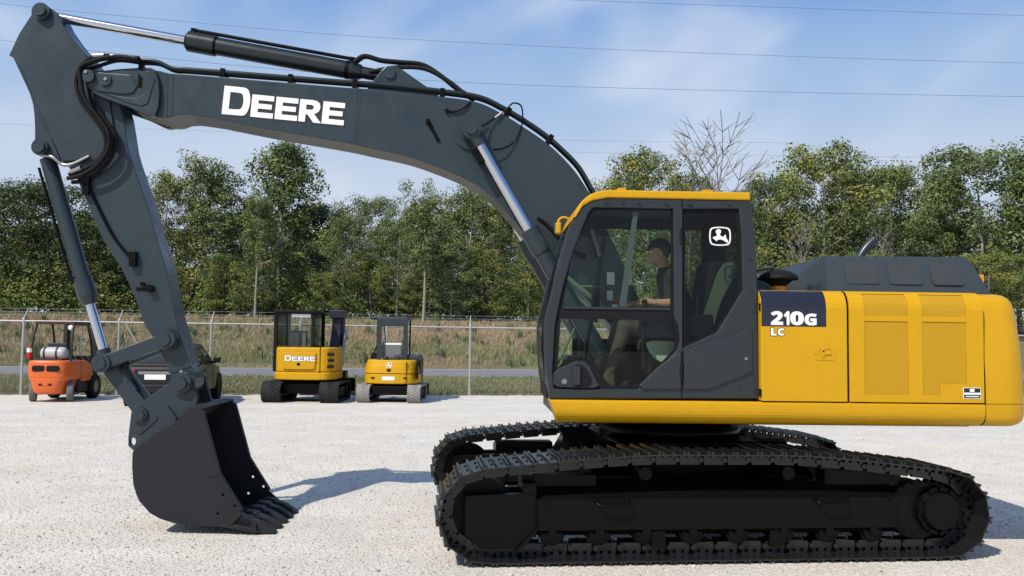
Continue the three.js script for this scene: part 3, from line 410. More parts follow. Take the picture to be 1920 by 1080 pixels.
// ----- boom cylinders -----
for (const s of [1, -1]) {
  const a = [-1.916, 3.648], b = [-.677, 1.55], Ln = Math.hypot(b[0] - a[0], b[1] - a[1]), at = k => [mix(a[0], b[0], k / Ln), mix(a[1], b[1], k / Ln), s * .40];
  const cyl = obj('boom_cylinder', [rod(at(1.10), at(2.36), .080, .080, 28), rod(at(1.06), at(1.30), .092, .092, 28), pinZ(b[0], b[1], s > 0 ? .33 : -.47, s > 0 ? .47 : -.33, .09)], M.grey, EX);
  obj('cylinder_rod', rod(at(.1), at(1.08), .047, .047, 24), M.chrome, cyl);
  obj('rod_eye', [pinZ(a[0], a[1], s > 0 ? .335 : -.465, s > 0 ? .465 : -.335, .088, 28), rod(at(.06), at(.17), .062, .055, 20)], M.grey, cyl);
  obj('pin', pinZ(a[0], a[1], s > 0 ? .46 : -.485, s > 0 ? .485 : -.46, .055), M.grey, cyl);
  if (s > 0) { obj('cylinder_hose', tube([[-1.30, 2.83, .47], [-1.22, 2.78, .44], [-1.10, 2.66, .40], [-.98, 2.56, .36], [-.85, 2.5, .34]], .02, 24, 8), M.rubber, cyl); obj('rod_eye_block', box(-.05, .05, -.08, .08, -.03, .03, .006).rotateZ(.53).translate(-1.84, 3.42, .40), M.black, cyl); }
}
// ----- arm -----
{
  const arm = obj('arm', ext(smooth(armProfile, 2, true), -.14, .14, .008), M.grey, EX);
  for (const s of [1, -1]) { const z = (a, b) => s > 0 ? [a, b] : [-b, -a];
    obj('arm_side_plate', ext(armOverlay, ...z(.138, .164), .004), M.grey, arm);
    obj('arm_rib', ext([[-6.14, 4.22], [-6.13, 4.225], [-5.72, 3.345], [-5.735, 3.34]], ...z(.16, .170)), M.grey, arm);
    obj('pin_boss', [pinZ(-4.684, 1.691, ...z(.135, .175), .105, 32)], M.grey, arm); obj('pin_boss', pinZ(-5.905, 3.455, ...z(.135, .18), .07), M.grey, arm); obj('pin_boss', pinZ(-5.955, 4.74, ...z(.135, .18), .08), M.grey, arm);
    obj('arm_collar', [ext([[-4.67, 1.40], [-4.44, 1.48], [-4.44, 1.462], [-4.665, 1.38]], ...z(.138, .15))], M.grey, arm);
    obj('pipe_bracket', [box(-5.50, -5.44, 3.02, 3.20, ...z(.14, .20), .004), box(-5.05, -4.99, 2.36, 2.50, ...z(.14, .20), .004), rod([-4.86, 2.16, s * .14], [-4.86, 2.16, s * .20], .035, .035, 12), rod([-4.93, 2.20, s * .14], [-4.93, 2.20, s * .18], .02, .02, 10), box(-4.99, -4.84, 2.14, 2.17, ...z(.14, .15))], M.black, arm);
    obj('arm_pipe', [tube([[-5.47, 3.12, s * .175], [-5.40, 2.98, s * .165], [-5.2, 2.62, s * .165], [-5.03, 2.42, s * .165]], .014, 24, 8)], M.black, arm);
  }
  obj('pin', pinZ(-5.905, 3.455, -.21, .21, .05), M.grey, arm); obj('pin', pinZ(-5.955, 4.74, -.21, .21, .052), M.grey, arm);
  // hoses looping from boom to arm
  const hs = [];
  for (const [k, z] of [[0, .30], [.035, .27], [.075, .235], [.05, .33]]) hs.push(tube([[-4.98, 4.275 - k * .3, z], [-5.2, 4.29 - k * .3, z], [-5.38, 4.285 - k, z], [-5.50, 4.20 - k * .6, z], [-5.545 + k, 4.05, z], [-5.50 + k, 3.88, z], [-5.37 + k, 3.70, z - .02], [-5.28 + k * .9, 3.56, z - .03], [-5.28 + k * .6, 3.43 - k * .4, z - .05], [-5.37, 3.31 - k, z - .07], [-5.52, 3.235 - k * 1.1, z - .09], [-5.62, 3.20 - k * .8, z - .10]], .019, 90, 8));
  obj('hydraulic_hose', hs, M.rubber, arm);
  obj('hose_fitting', [rod([-5.40, 4.285, .30], [-5.30, 4.29, .30], .026, .026, 10), rod([-5.24, 4.288, .30], [-5.02, 4.275, .30], .024, .024, 10), rod([-5.60, 3.22, .20], [-5.50, 3.26, .22], .026, .026, 10)], M.steel, arm);
  obj('transfer_tube', [tube([[-5.92, 3.39, .13], [-5.80, 3.37, .16], [-5.70, 3.30, .16], [-5.62, 3.30, .17], [-5.45, 3.38, .18]], .016, 30, 8)], M.steel, arm);
}
// ----- bucket cylinder and linkage -----
{
  const a = [-5.945, 3.475], b = [-5.29, 1.47], Ln = Math.hypot(b[0] - a[0], b[1] - a[1]), at = k => [mix(a[0], b[0], k / Ln), mix(a[1], b[1], k / Ln), 0];
  const cyl = obj('bucket_cylinder', [rod(at(.10), at(1.42), .072, .072, 28), rod(at(1.28), at(1.46), .088, .088, 28), rod(at(1.46), at(1.54), .088, .06, 28), pinZ(a[0], a[1], -.1, .1, .08)], M.grey, EX);
  obj('cylinder_rod', rod(at(1.5), at(2.06), .042, .042, 24), M.chrome, cyl); obj('rod_eye', [pinZ(b[0], b[1], -.09, .09, .075), rod(at(1.98), at(2.06), .06, .06, 20)], M.grey, cyl);
  obj('cylinder_pipe', [tube([[at(.2)[0] - .085, at(.2)[1], .05], [at(.7)[0] - .088, at(.7)[1], .05], [at(1.34)[0] - .088, at(1.34)[1], .04]], .014, 20, 8), box(-.03, .03, -.02, .02, -.02, .05).translate(at(1.3)[0] - .09, at(1.3)[1], .02)], M.black, cyl);
  const p0 = [-4.684, 1.691], p1 = [-5.25, 1.47], p2 = [-4.888, 1.004];
  for (const s of [1, -1]) { const z = (q, w) => s > 0 ? [q, w] : [-w, -q];
    const lk = obj('idler_link', [bar2(p0, p1, .125, ...z(.185, .225)), pinZ(...p0, ...z(.18, .25), .09), pinZ(...p1, ...z(.18, .25), .085)], M.grey, EX); obj('pin', pinZ(...p0, ...z(.245, .27), .055), M.grey, lk); obj('pin', pinZ(...p1, ...z(.245, .265), .05), M.grey, lk);
  }
  const hl = obj('bucket_link', [bar2(p1, p2, .13, .10, .15), bar2(p1, p2, .13, -.15, -.10), box(-.05, .05, -.03, .03, -.12, .12).rotateZ(-.9).translate(-5.07, 1.24, 0), pinZ(...p2, -.17, .17, .08), pinZ(...p1, -.17, .17, .075)], M.grey, EX);
}
// ----- bucket -----
{
  const side = bucketSide, bk = grp('bucket', EX);
  const hole = (x, y, r) => { const o = []; for (let i = 0; i < 10; i++) o.push([x + Math.cos(-i / 10 * 6.283) * r, y + Math.sin(-i / 10 * 6.283) * r]); return o; };
  const holes = [hole(-4.035, .345, .013), hole(-4.075, .182, .013), hole(-3.93, .25, .013)];
  for (const s of [1, -1]) { const z = (a, b) => s > 0 ? [a, b] : [-b, -a];
    obj('side_plate', ext(side, ...z(.50, .525), .004, holes), M.bucket, bk);
    obj('side_cutter', ext([[-4.245, 1.07], [-4.225, 1.07], [-4.065, .535], [-3.86, .22], [-3.89, .216], [-4.087, .535]], ...z(.485, .54), .003), M.bucket, bk);
    obj('wear_plate', [ext([[-4.02, .075], [-3.88, .20], [-3.86, .18], [-3.975, .066]], ...z(.523, .537), .003), ext([[-3.99, .068], [-3.74, .02], [-3.73, .06], [-3.95, .085]], ...z(.523, .54), .003), ext([[-4.165, .50], [-4.09, .525], [-4.09, .515], [-4.165, .49]], ...z(.523, .53))], M.bucket, bk);
    const ear = obj('bucket_ear', ext(bucketEar, ...z(.165, .21), .006, [[...Array(12)].map((_, i) => [-4.947 + Math.cos(-i / 12 * 6.283) * .026, .765 + Math.sin(-i / 12 * 6.283) * .036])]), M.grey, bk);
    obj('ear_boss', pinZ(-4.525, 1.296, ...z(.2, .255), .095, 32), M.grey, ear); obj('pin', pinZ(-4.525, 1.296, ...z(.25, .285), .058), M.grey, ear); obj('ear_boss', pinZ(-4.888, 1.004, ...z(.2, .24), .07, 28), M.grey, ear); obj('pin', pinZ(-4.888, 1.004, ...z(.235, .26), .048), M.grey, ear);
    obj('ear_rib', [ext([[-4.66, 1.07], [-4.64, 1.09], [-4.55, .98], [-4.57, .955]], ...z(.205, .235), .003), ext([[-4.95, .86], [-4.74, .99], [-4.73, .965], [-4.88, .83]], ...z(.205, .22), .002)], M.grey, ear);
    obj('bolt', pinZ(-4.53, 1.40, ...z(.205, .225), .018, 8), M.steel, ear);
  }
  const run = smooth([...side.slice(15).map(p => [...p]), ...side.slice(0, 11).map(p => [...p])], 3), off = run.map((p, i) => { const a = run[Math.max(0, i - 1)], b = run[Math.min(run.length - 1, i + 1)], l = Math.hypot(b[0] - a[0], b[1] - a[1]); return [p[0] - (b[1] - a[1]) / l * .022, p[1] + (b[0] - a[0]) / l * .022]; });
  obj('bucket_shell', ext([...run, ...off.reverse()], -.505, .505), M.bucket, bk);
  obj('cutting_edge', ext([[-4.0, .07], [-3.74, .015], [-3.70, .02], [-3.73, .055], [-3.98, .105]], -.53, .53, .004), M.bucket, bk);
  for (let k = 0; k < 5; k++) { const z = mix(-.455, .455, k / 4);
    const t = obj('tooth', [ext([[-3.90, .10], [-3.80, .135], [-3.71, .105], [-3.585, .030], [-3.578, .008], [-3.71, .004], [-3.80, .03]], z - .055, z + .055, .012)], M.bucket, bk); obj('tooth_adapter', ext([[-3.98, .10], [-3.90, .165], [-3.80, .15], [-3.76, .10], [-3.80, .05]], z - .07, z + .07, .012), M.bucket, t); }
  obj('hose_guard', [tube([[-4.44, 1.30, .26], [-4.36, 1.20, .26], [-4.37, 1.08, .25], [-4.40, .98, .2]], .015, 24, 8)], M.rubber, bk);
}
// ----- cab -----
const cab = grp('cab', EX);
{
  const doorHole = [[-.905, 2.815], [-.245, 2.815], [-.238, 1.93], [-.205, 1.86], [-.19, 1.74], [-.215, 1.66], [-.525, 1.345], [-.835, 1.345], [-1.21, 1.345], [-1.222, 1.50], [-1.205, 1.86], [-1.155, 2.12], [-1.075, 2.42], [-.985, 2.66], [-.94, 2.77]];
  const side = smooth(cabSide.slice(0, 11), 3).concat(cabSide.slice(11));
  obj('side_frame', ext(side, 1.235, 1.30, .012, [[...doorHole].reverse(), [...rearWindow].reverse()], 3), M.cabgrey, cab);
  obj('door_trim', ext(doorHole, 1.245, 1.275, 0, [[...doorGlass].reverse(), [...lowerGlass].reverse()]), M.rubber, cab);
  obj('door_sill_bar', box(-1.14, -.26, 1.985, 2.005, 1.27, 1.284, .003), M.cabgrey, cab);
  obj('door_window', pane(doorGlass, 1.258), M.glass, cab); obj('door_window', pane(lowerGlass, 1.258), M.glass, cab);
  obj('quarter_window', pane(rearWindow, 1.264), M.tint, cab);
  obj('window_edge', ext([...rearWindow].map(([a, b]) => [a, b]), 1.252, 1.272, 0, [rearWindow.map(([a, b]) => [mix(a, .09, .10), mix(b, 2.28, .045)]).reverse()]), M.rubber, cab);
  obj('sliding_window_rail', ext([[-.565, 2.79], [-.525, 2.79], [-.625, 2.01], [-.68, 2.01]], 1.236, 1.25), std(L(.05, .07, .065), .5), cab);
  const hp = obj('door_handle_panel', ext(handlePanel, 1.268, 1.315, .010, [], 3), M.cabgrey, cab);
  obj('handle_recess', [ext(smooth([[-1.055, 1.52], [-.99, 1.535], [-.93, 1.47], [-.905, 1.40], [-.93, 1.365], [-1.05, 1.37]], 4, true), 1.312, 1.318)], M.rubber, hp); obj('handle_grip', box(-1.065, -1.0, 1.372, 1.525, 1.316, 1.335, .008), M.cabgrey, hp); obj('lock', rod([-1.13, 1.40, 1.31], [-1.13, 1.40, 1.325], .022, .022, 16), M.steel, hp);
  obj('door_panel', ext(doorLowPanel, 1.292, 1.322, .010, [], 3), M.cabgrey, cab); const rp = obj('rear_panel', ext(rearLowPanel, 1.292, 1.322, .010, [], 3), M.cabgrey, cab); obj('panel_lock', rod([.345, 1.60, 1.318], [.345, 1.60, 1.328], .014, .014, 12), M.steel, rp);
  obj('door_gap_seal', [box(-.180, -.168, 1.275, 1.66, 1.2995, 1.3025), box(-.180, -.168, 2.815, 2.89, 1.2995, 1.3025)], M.rubber, cab);
  obj('door_hinge', [box(-.19, -.17, 2.52, 2.66, 1.298, 1.318, .004), box(-.195, -.175, 1.43, 1.56, 1.30, 1.33, .004)], M.rubber, cab);
  for (const x of [-.80, -.66, -.53, -.30, -.125, -.10, .22]) obj('bolt', rod([x, 2.855, 1.296], [x, 2.855, 1.316], .014, .010, 10), M.cabgrey, cab);
  for (const [x, y] of [[.39, 2.42], [.40, 2.16], [.42, 1.98], [.41, 1.45], [.30, 1.36]]) obj('bolt', rod([x, y, 1.296], [x, y, 1.31], .012, .010, 10), M.cabgrey, cab);
  obj('side_frame', ext(side, .30, .36, .012, [[[.25, 2.78], [.25, 1.95], [.1, 1.5], [-.3, 1.36], [-1.12, 1.36], [-1.20, 1.75], [-1.19, 1.90], [-1.06, 2.42], [-.93, 2.78]]], 3), M.interior, cab);
  obj('right_window', pane([[.25, 2.78], [-.93, 2.78], [-1.06, 2.42], [-1.19, 1.90], [-1.20, 1.75], [-1.12, 1.36], [-.3, 1.36], [.1, 1.5], [.25, 1.95]].reverse(), .33), M.glass, cab);
  obj('window_guard', [rod([-1.16, 2.42, .29], [-.60, 1.98, .29], .028, .028, 10), rod([-1.16, 2.23, .29], [-.7, 2.23, .29], .010, .010, 8), rod([-1.10, 1.5, .29], [-.86, 2.0, .29], .010, .010, 8), rod([-1.16, 2.10, .29], [-1.0, 1.9, .29], .014, .014, 8), rod([-.80, 2.75, .40], [-.72, 2.5, .40], .02, .02, 8)], std(L(.16, .19, .15), .6), cab);
  const roofOuter = smooth(roofStrip.slice(0, 5), 4).concat([[.39, 2.962], [.39, 2.897]], [[-.783, 2.897], [-.906, 2.873], [-1.001, 2.819]]);
  obj('roof', ext(roofOuter, .285, 1.312, .014, [], 3), M.yellow, cab); obj('ceiling', [box(-.95, .36, 2.84, 2.885, .36, 1.236)], M.interior, cab);
  obj('roof_hatch', [box(-.62, .18, 2.95, 2.975, .42, 1.15, .01), box(-.70, -.63, 2.955, 2.985, 1.1, 1.28, .006), box(.0, .09, 2.955, 2.982, 1.15, 1.28, .006)], M.yellow, cab);
  const fr = smooth(cabSide.slice(0, 9), 4), inn = fr.map(([x, y]) => [x + .012, y]);
  { const p = [], ix = []; fr.forEach(([x, y], i) => { p.push(x + .006, y, .40, x + .006, y, 1.19); if (i) ix.push(i * 2 - 2, i * 2 - 1, i * 2, i * 2 - 1, i * 2 + 1, i * 2); }); const g = new THREE.BufferGeometry(); g.setAttribute('position', new THREE.Float32BufferAttribute(p, 3)); g.setIndex(ix); g.computeVertexNormals(); obj('front_window', [g], M.glass, cab); }
  obj('front_pillar', [ext([...fr, ...fr.map(([x, y]) => [x + .05, y]).reverse()], .32, .42, .004), ext([...fr, ...fr.map(([x, y]) => [x + .05, y]).reverse()], 1.17, 1.24, .004)], M.cabgrey, cab);
  obj('front_crossbar', [box(-1.28, -1.22, 1.76, 1.80, .42, 1.17), box(-1.26, -1.2, 1.26, 1.36, .42, 1.17)], M.rubber, cab);
  obj('rear_wall', [box(.37, .43, 1.27, 2.02, .36, 1.235), box(.37, .43, 2.70, 2.88, .36, 1.235), box(.37, .42, 2.02, 2.70, .36, .44), box(.37, .42, 2.02, 2.70, 1.15, 1.235)], M.interior, cab); obj('rear_window', pane([[-1.15, 2.02], [-.44, 2.02], [-.44, 2.70], [-1.15, 2.70]], .395).rotateY(Math.PI / 2), M.tint, cab);
  obj('floor', [box(-1.2, .42, 1.262, 1.31, .34, 1.235)], M.interior, cab);
  const seat = obj('seat', [box(-.42, .14, 1.62, 1.76, .52, 1.06, .05), box(-.35, .08, 1.31, 1.62, .60, .98, .02)], M.seat, cab);
  obj('seat_back', box(-.09, .09, 0, .72, .54, 1.04, .06).rotateZ(-.16).translate(.10, 1.72, 0), M.seat, seat); obj('headrest', box(-.06, .06, 0, .22, .64, .94, .05).rotateZ(-.12).translate(.24, 2.47, 0), M.seat, seat);
  const pale = std(L(.34, .38, .29), .85); obj('seat_side', ext(smooth([[-.075, .06], [-.085, .35], [-.05, .66], [.03, .70], [.06, .60], [.02, .35], [.0, .06]], 3, true), 1.038, 1.06, .006).rotateZ(-.28).translate(.10, 1.74, 0), pale, seat); obj('seat_side', ext(smooth([[-.42, 1.72], [-.36, 1.60], [-.25, 1.545], [-.10, 1.56], [.0, 1.60], [.02, 1.72], [-.2, 1.735]], 3, true), 1.055, 1.075, .006), pale, seat);
  const con = obj('console', [box(-.52, .12, 1.70, 1.98, .38, .50, .03), box(-.50, .12, 1.76, 1.96, 1.08, 1.19, .03), box(-1.08, -.94, 1.3, 1.6, .55, 1.0, .03)], M.interior, cab);
  obj('joystick', [rod([-.43, 1.95, 1.13], [-.45, 2.08, 1.13], .014, .02, 10), rod([-.43, 1.95, .44], [-.45, 2.08, .44], .014, .02, 10)], M.rubber, con);
  obj('monitor', [box(-.80, -.74, 2.02, 2.20, .38, .54, .01), rod([-.76, 1.9, .42], [-.77, 2.03, .44], .015, .015, 8)], M.rubber, con);
  obj('travel_lever', [tube([[-.88, 1.31, .72], [-.90, 1.6, .72], [-.84, 1.95, .72]], .012, 16, 6), tube([[-.88, 1.31, .86], [-.90, 1.6, .86], [-.84, 1.95, .86]], .012, 16, 6), box(-1.0, -.8, 1.32, 1.36, .66, .78), box(-1.0, -.8, 1.32, 1.36, .82, .94)], M.rubber, con);
  obj('grab_rail', [tube([[-.44, 1.88, 1.2], [-.47, 1.86, 1.215], [-.475, 1.7, 1.215], [-.475, 1.5, 1.215]], .012, 20, 8)], M.rubber, cab);
  obj('notice', [box(-.655, -.585, 2.245, 2.36, .372, .376)], M.paper, cab); obj('notice', box(-.50, -.43, 2.245, 2.335, .372, .376), M.paper, cab); obj('notice', box(-.655, -.60, 2.10, 2.19, .372, .376), M.paper, cab); obj('tag', box(-.60, -.48, 2.08, 2.115, .38, .384), M.redtag, cab); obj('notice', box(-.61, -.555, 2.025, 2.065, .38, .384), M.paper, cab);
  emblem(cab, .148, 2.60, .18, 1.2685);
  const wl = obj('work_light', [box(-1.185, -1.135, 2.63, 2.73, .94, 1.01, .015)], M.yellow, cab); obj('light_bracket', [tube([[-1.07, 2.765, .97], [-1.12, 2.775, .97], [-1.155, 2.75, .97], [-1.16, 2.71, .97]], .011, 20, 8)], M.yellow, wl); obj('lamp_lens', box(-1.191, -1.184, 2.64, 2.72, .945, 1.005), M.steel, wl);
  obj('wiper', [tube([[-1.27, 1.45, 1.15], [-1.30, 1.7, 1.16], [-1.255, 2.1, 1.165], [-1.20, 2.35, 1.16]], .010, 30, 6)], M.rubber, cab);
}
// ---------- the operator, seated in the cab ----------
function capsuleField(bones, lo, hi, res, k = .03) {   // tapered capsules joined with a smooth minimum, meshed
  const size = Math.max(hi[0] - lo[0], hi[1] - lo[1], hi[2] - lo[2]), c = [(lo[0] + hi[0]) / 2, (lo[1] + hi[1]) / 2, (lo[2] + hi[2]) / 2];
  const mc = new MarchingCubes(res, std(L(1, 1, 1), 1), false, false, 120000); mc.isolation = 0; const h = size / 2;
  for (let z = 0; z < res; z++) for (let y = 0; y < res; y++) for (let x = 0; x < res; x++) {
    const px = c[0] + ((x - res / 2) / (res / 2)) * h, py = c[1] + ((y - res / 2) / (res / 2)) * h, pz = c[2] + ((z - res / 2) / (res / 2)) * h; let d = 1;
    for (const [a, b, ra, rb, sq] of bones) {
      const bx = b[0] - a[0], by = b[1] - a[1], bz = b[2] - a[2], qx = px - a[0], qy = py - a[1], qz = (pz - a[2]); const t = clamp((qx * bx + qy * by + qz * bz) / (bx * bx + by * by + bz * bz + 1e-9));
      const dz = (qz - bz * t) * (sq || 1), e = Math.hypot(qx - bx * t, qy - by * t, dz) - mix(ra, rb, t); const hh = clamp(.5 + .5 * (d - e) / k); d = mix(d, e, hh) - k * hh * (1 - hh);
    }
    mc.field[x + y * res + z * res * res] = -d;
  }
  mc.update(); const n = mc.count, g = new THREE.BufferGeometry();
  g.setAttribute('position', new THREE.BufferAttribute(mc.positionArray.slice(0, n * 3), 3)); g.setAttribute('normal', new THREE.BufferAttribute(mc.normalArray.slice(0, n * 3), 3));
  const P = g.attributes.position; for (let i = 0; i < n; i++) P.setXYZ(i, c[0] + P.getX(i) * h, c[1] + P.getY(i) * h, c[2] + P.getZ(i) * h);
  g.computeVertexNormals(); return g;
}
{
  const man = thing('person', 'person in a dark cap and dark shirt seated at the controls in the cab', 'person', [1.51, 0, -8.51], .0367);
  const hipL = [-.10, 1.80, .90], hipR = [-.10, 1.80, .70], knL = [-.58, 1.86, .98], knR = [-.58, 1.86, .64], anL = [-.72, 1.43, .95], anR = [-.74, 1.43, .68], sh = s => [-.16, 2.30, .80 + s * .19], el = s => [-.14, 2.05, .80 + s * .27], wr = s => [-.36, 2.05, .80 + s * .29];
  const body = capsuleField([[[-.08, 1.82, .8], [-.12, 2.08, .8], .125, .125, .72], [[-.12, 2.08, .8], [-.17, 2.28, .8], .13, .11, .62], [sh(-1), sh(1), .065, .065], [[-.19, 2.32, .8], [-.235, 2.42, .8], .058, .052],
    [hipL, knL, .09, .066], [hipR, knR, .09, .066], [knL, anL, .064, .045], [knR, anR, .064, .045], [sh(1), el(1), .062, .047], [sh(-1), el(-1), .062, .047], [el(1), wr(1), .046, .031], [el(-1), wr(-1), .046, .031]], [-.9, 1.36, .35], [.1, 2.5, 1.25], 92);
  // skin, shirt and trousers by region of the one body surface
  const colA = new Float32Array(body.attributes.position.count * 3), P = body.attributes.position; const skin = [.36, .20, .125], shirt = [.018, .019, .022], pants = [.050, .038, .024];
  for (let i = 0; i < P.count; i++) { const x = P.getX(i), y = P.getY(i), z = P.getZ(i); const arm = Math.abs(z - .8) > .205 && x < -.17 && y > 1.96 && y < 2.12; const c = y > 2.375 && x < -.15 ? skin : arm ? skin : (y < 1.90 ? pants : shirt); colA.set(c, i * 3); }
  body.setAttribute('color', new THREE.BufferAttribute(colA, 3)); body.setAttribute('uv', new THREE.BufferAttribute(new Float32Array(P.count * 2), 2));
  const hd = capsuleField([[[-.255, 2.535, .8], [-.27, 2.485, .8], .085, .072, 1.12], [[-.29, 2.44, .8], [-.315, 2.445, .8], .045, .034], [[-.335, 2.50, .8], [-.352, 2.475, .8], .012, .017], [[-.325, 2.437, .8], [-.333, 2.436, .8], .016, .013, .7], [[-.325, 2.52, .772], [-.328, 2.52, .828], .014, .014], [[-.255, 2.505, .878], [-.25, 2.475, .876], .016, .010], [[-.255, 2.505, .722], [-.25, 2.475, .724], .016, .010], [[-.235, 2.42, .8], [-.25, 2.46, .8], .055, .06]], [-.42, 2.38, .66], [-.12, 2.66, .94], 64, .016);
  const paint = (g, c) => { const a = new Float32Array(g.attributes.position.count * 3); for (let i = 0; i < a.length; i += 3) a.set(c, i); g.setAttribute('color', new THREE.BufferAttribute(a, 3)); g.setAttribute('uv', new THREE.BufferAttribute(new Float32Array(a.length / 3 * 2), 2)); return g; };
  const hands = [1, -1].map(s => { const w = wr(s), b = [[w, [w[0] - .07, w[1] + .012, w[2]], .03, .032, .8]]; for (let f = 0; f < 4; f++) { const z = w[2] + (f - 1.5) * .019, k = [.036, .042, .040, .030][f], a = [w[0] - .085, w[1] + .018, z], m = [a[0] - k, a[1] + .004, z - s * .004], e = [m[0] - .008, m[1] - k * .8, z - s * .006], t = [e[0] + k * .6, e[1] - .012, e[2]]; b.push([a, m, .0095, .009], [m, e, .009, .0085], [e, t, .0085, .0075]); } const th = [w[0] - .03, w[1] + .01, w[2] - s * .035]; b.push([th, [th[0] - .045, th[1] + .006, th[2] - s * .016], .012, .0105], [[th[0] - .045, th[1] + .006, th[2] - s * .016], [th[0] - .078, th[1] - .004, th[2] - s * .006], .0105, .009]); return paint(capsuleField(b, [w[0] - .17, w[1] - .1, w[2] - .1], [w[0] + .05, w[1] + .1, w[2] + .1], 60, .008), skin); });
  const bm = new THREE.Mesh(mergeGeometries([body, paint(hd, skin), ...hands].map(g => { for (const k of Object.keys(g.attributes)) if (!['position', 'normal', 'uv', 'color'].includes(k)) g.deleteAttribute(k); return g; })), new THREE.MeshStandardMaterial({ vertexColors: true, roughness: .85 })); bm.name = 'body'; bm.castShadow = bm.receiveShadow = true; man.add(bm);
  obj('eyes', [new THREE.SphereGeometry(.011, 10, 8).translate(-.333, 2.508, .772), new THREE.SphereGeometry(.011, 10, 8).translate(-.333, 2.508, .828)], M.white, man);
  obj('hair', [new THREE.SphereGeometry(.087, 20, 12, 0, 6.283, .5, 1.3).scale(1.04, 1, .92).rotateZ(-.9).translate(-.245, 2.53, .8)], std(L(.05, .04, .03), .9), man);
  obj('cap', [new THREE.SphereGeometry(.102, 24, 12, 0, 6.283, 0, 1.5).scale(1.03, .95, .9).rotateZ(.12).translate(-.255, 2.535, .8), new THREE.CylinderGeometry(.075, .075, .010, 24).scale(1.15, 1, .95).rotateZ(.30).translate(-.345, 2.535, .8)], std(L(.025, .024, .024), .9), man);
  for (const a of [anL, anR]) obj('boot', [box(a[0] - .17, a[0] + .06, 1.312, 1.40, a[2] - .045, a[2] + .045, .03), box(a[0] - .04, a[0] + .055, 1.36, 1.47, a[2] - .045, a[2] + .045, .03)], std(L(.06, .04, .025), .8), man);
}
// ---------- parked machines: -z is their forward direction ----------
function wheel(parent, x, y, z, r, w, tyre = M.rubber, rimMat = M.steel, turn = 0) {
  const g = obj('wheel', lathe([[r * .55, -w / 2], [r * .86, -w / 2], [r * .97, -w * .40], [r, -w * .25], [r, w * .25], [r * .97, w * .40], [r * .86, w / 2], [r * .55, w / 2]], 28).rotateZ(Math.PI / 2), tyre, parent);
  g.position.set(x, y, z); g.rotation.y = turn; obj('rim', [lathe([[0, -w * .38], [r * .5, -w * .42], [r * .57, -w * .48], [r * .57, w * .48], [r * .5, w * .42], [0, w * .38]], 24).rotateZ(Math.PI / 2)], rimMat, g); return g;
}
function loftPlan(plan, lev) {   // closed plan outline swept through levels [y, scale x, scale z], smooth sides and capped ends
  const n = plan.length, p = [], uv = [], ix = []; for (const [y, kx, kz] of lev) plan.forEach(([x, z], i) => { p.push(x * kx, y, z * kz); uv.push(i * .05, y); });
  for (let j = 0; j < lev.length - 1; j++) for (let i = 0; i < n; i++) { const a = j * n + i, b = j * n + (i + 1) % n; ix.push(a, a + n, b, b, a + n, b + n); }
  const g = new THREE.BufferGeometry(); g.setAttribute('position', new THREE.Float32BufferAttribute(p, 3)); g.setAttribute('uv', new THREE.Float32BufferAttribute(uv, 2)); g.setIndex(ix); g.computeVertexNormals();
  const cap = (l, up) => extY(plan.map(([x, z]) => [x * l[1], z * l[2]]), l[0] - (up ? .004 : 0), l[0] + (up ? 0 : .004)); return [g, cap(lev[0], 0), cap(lev[lev.length - 1], 1)];
}
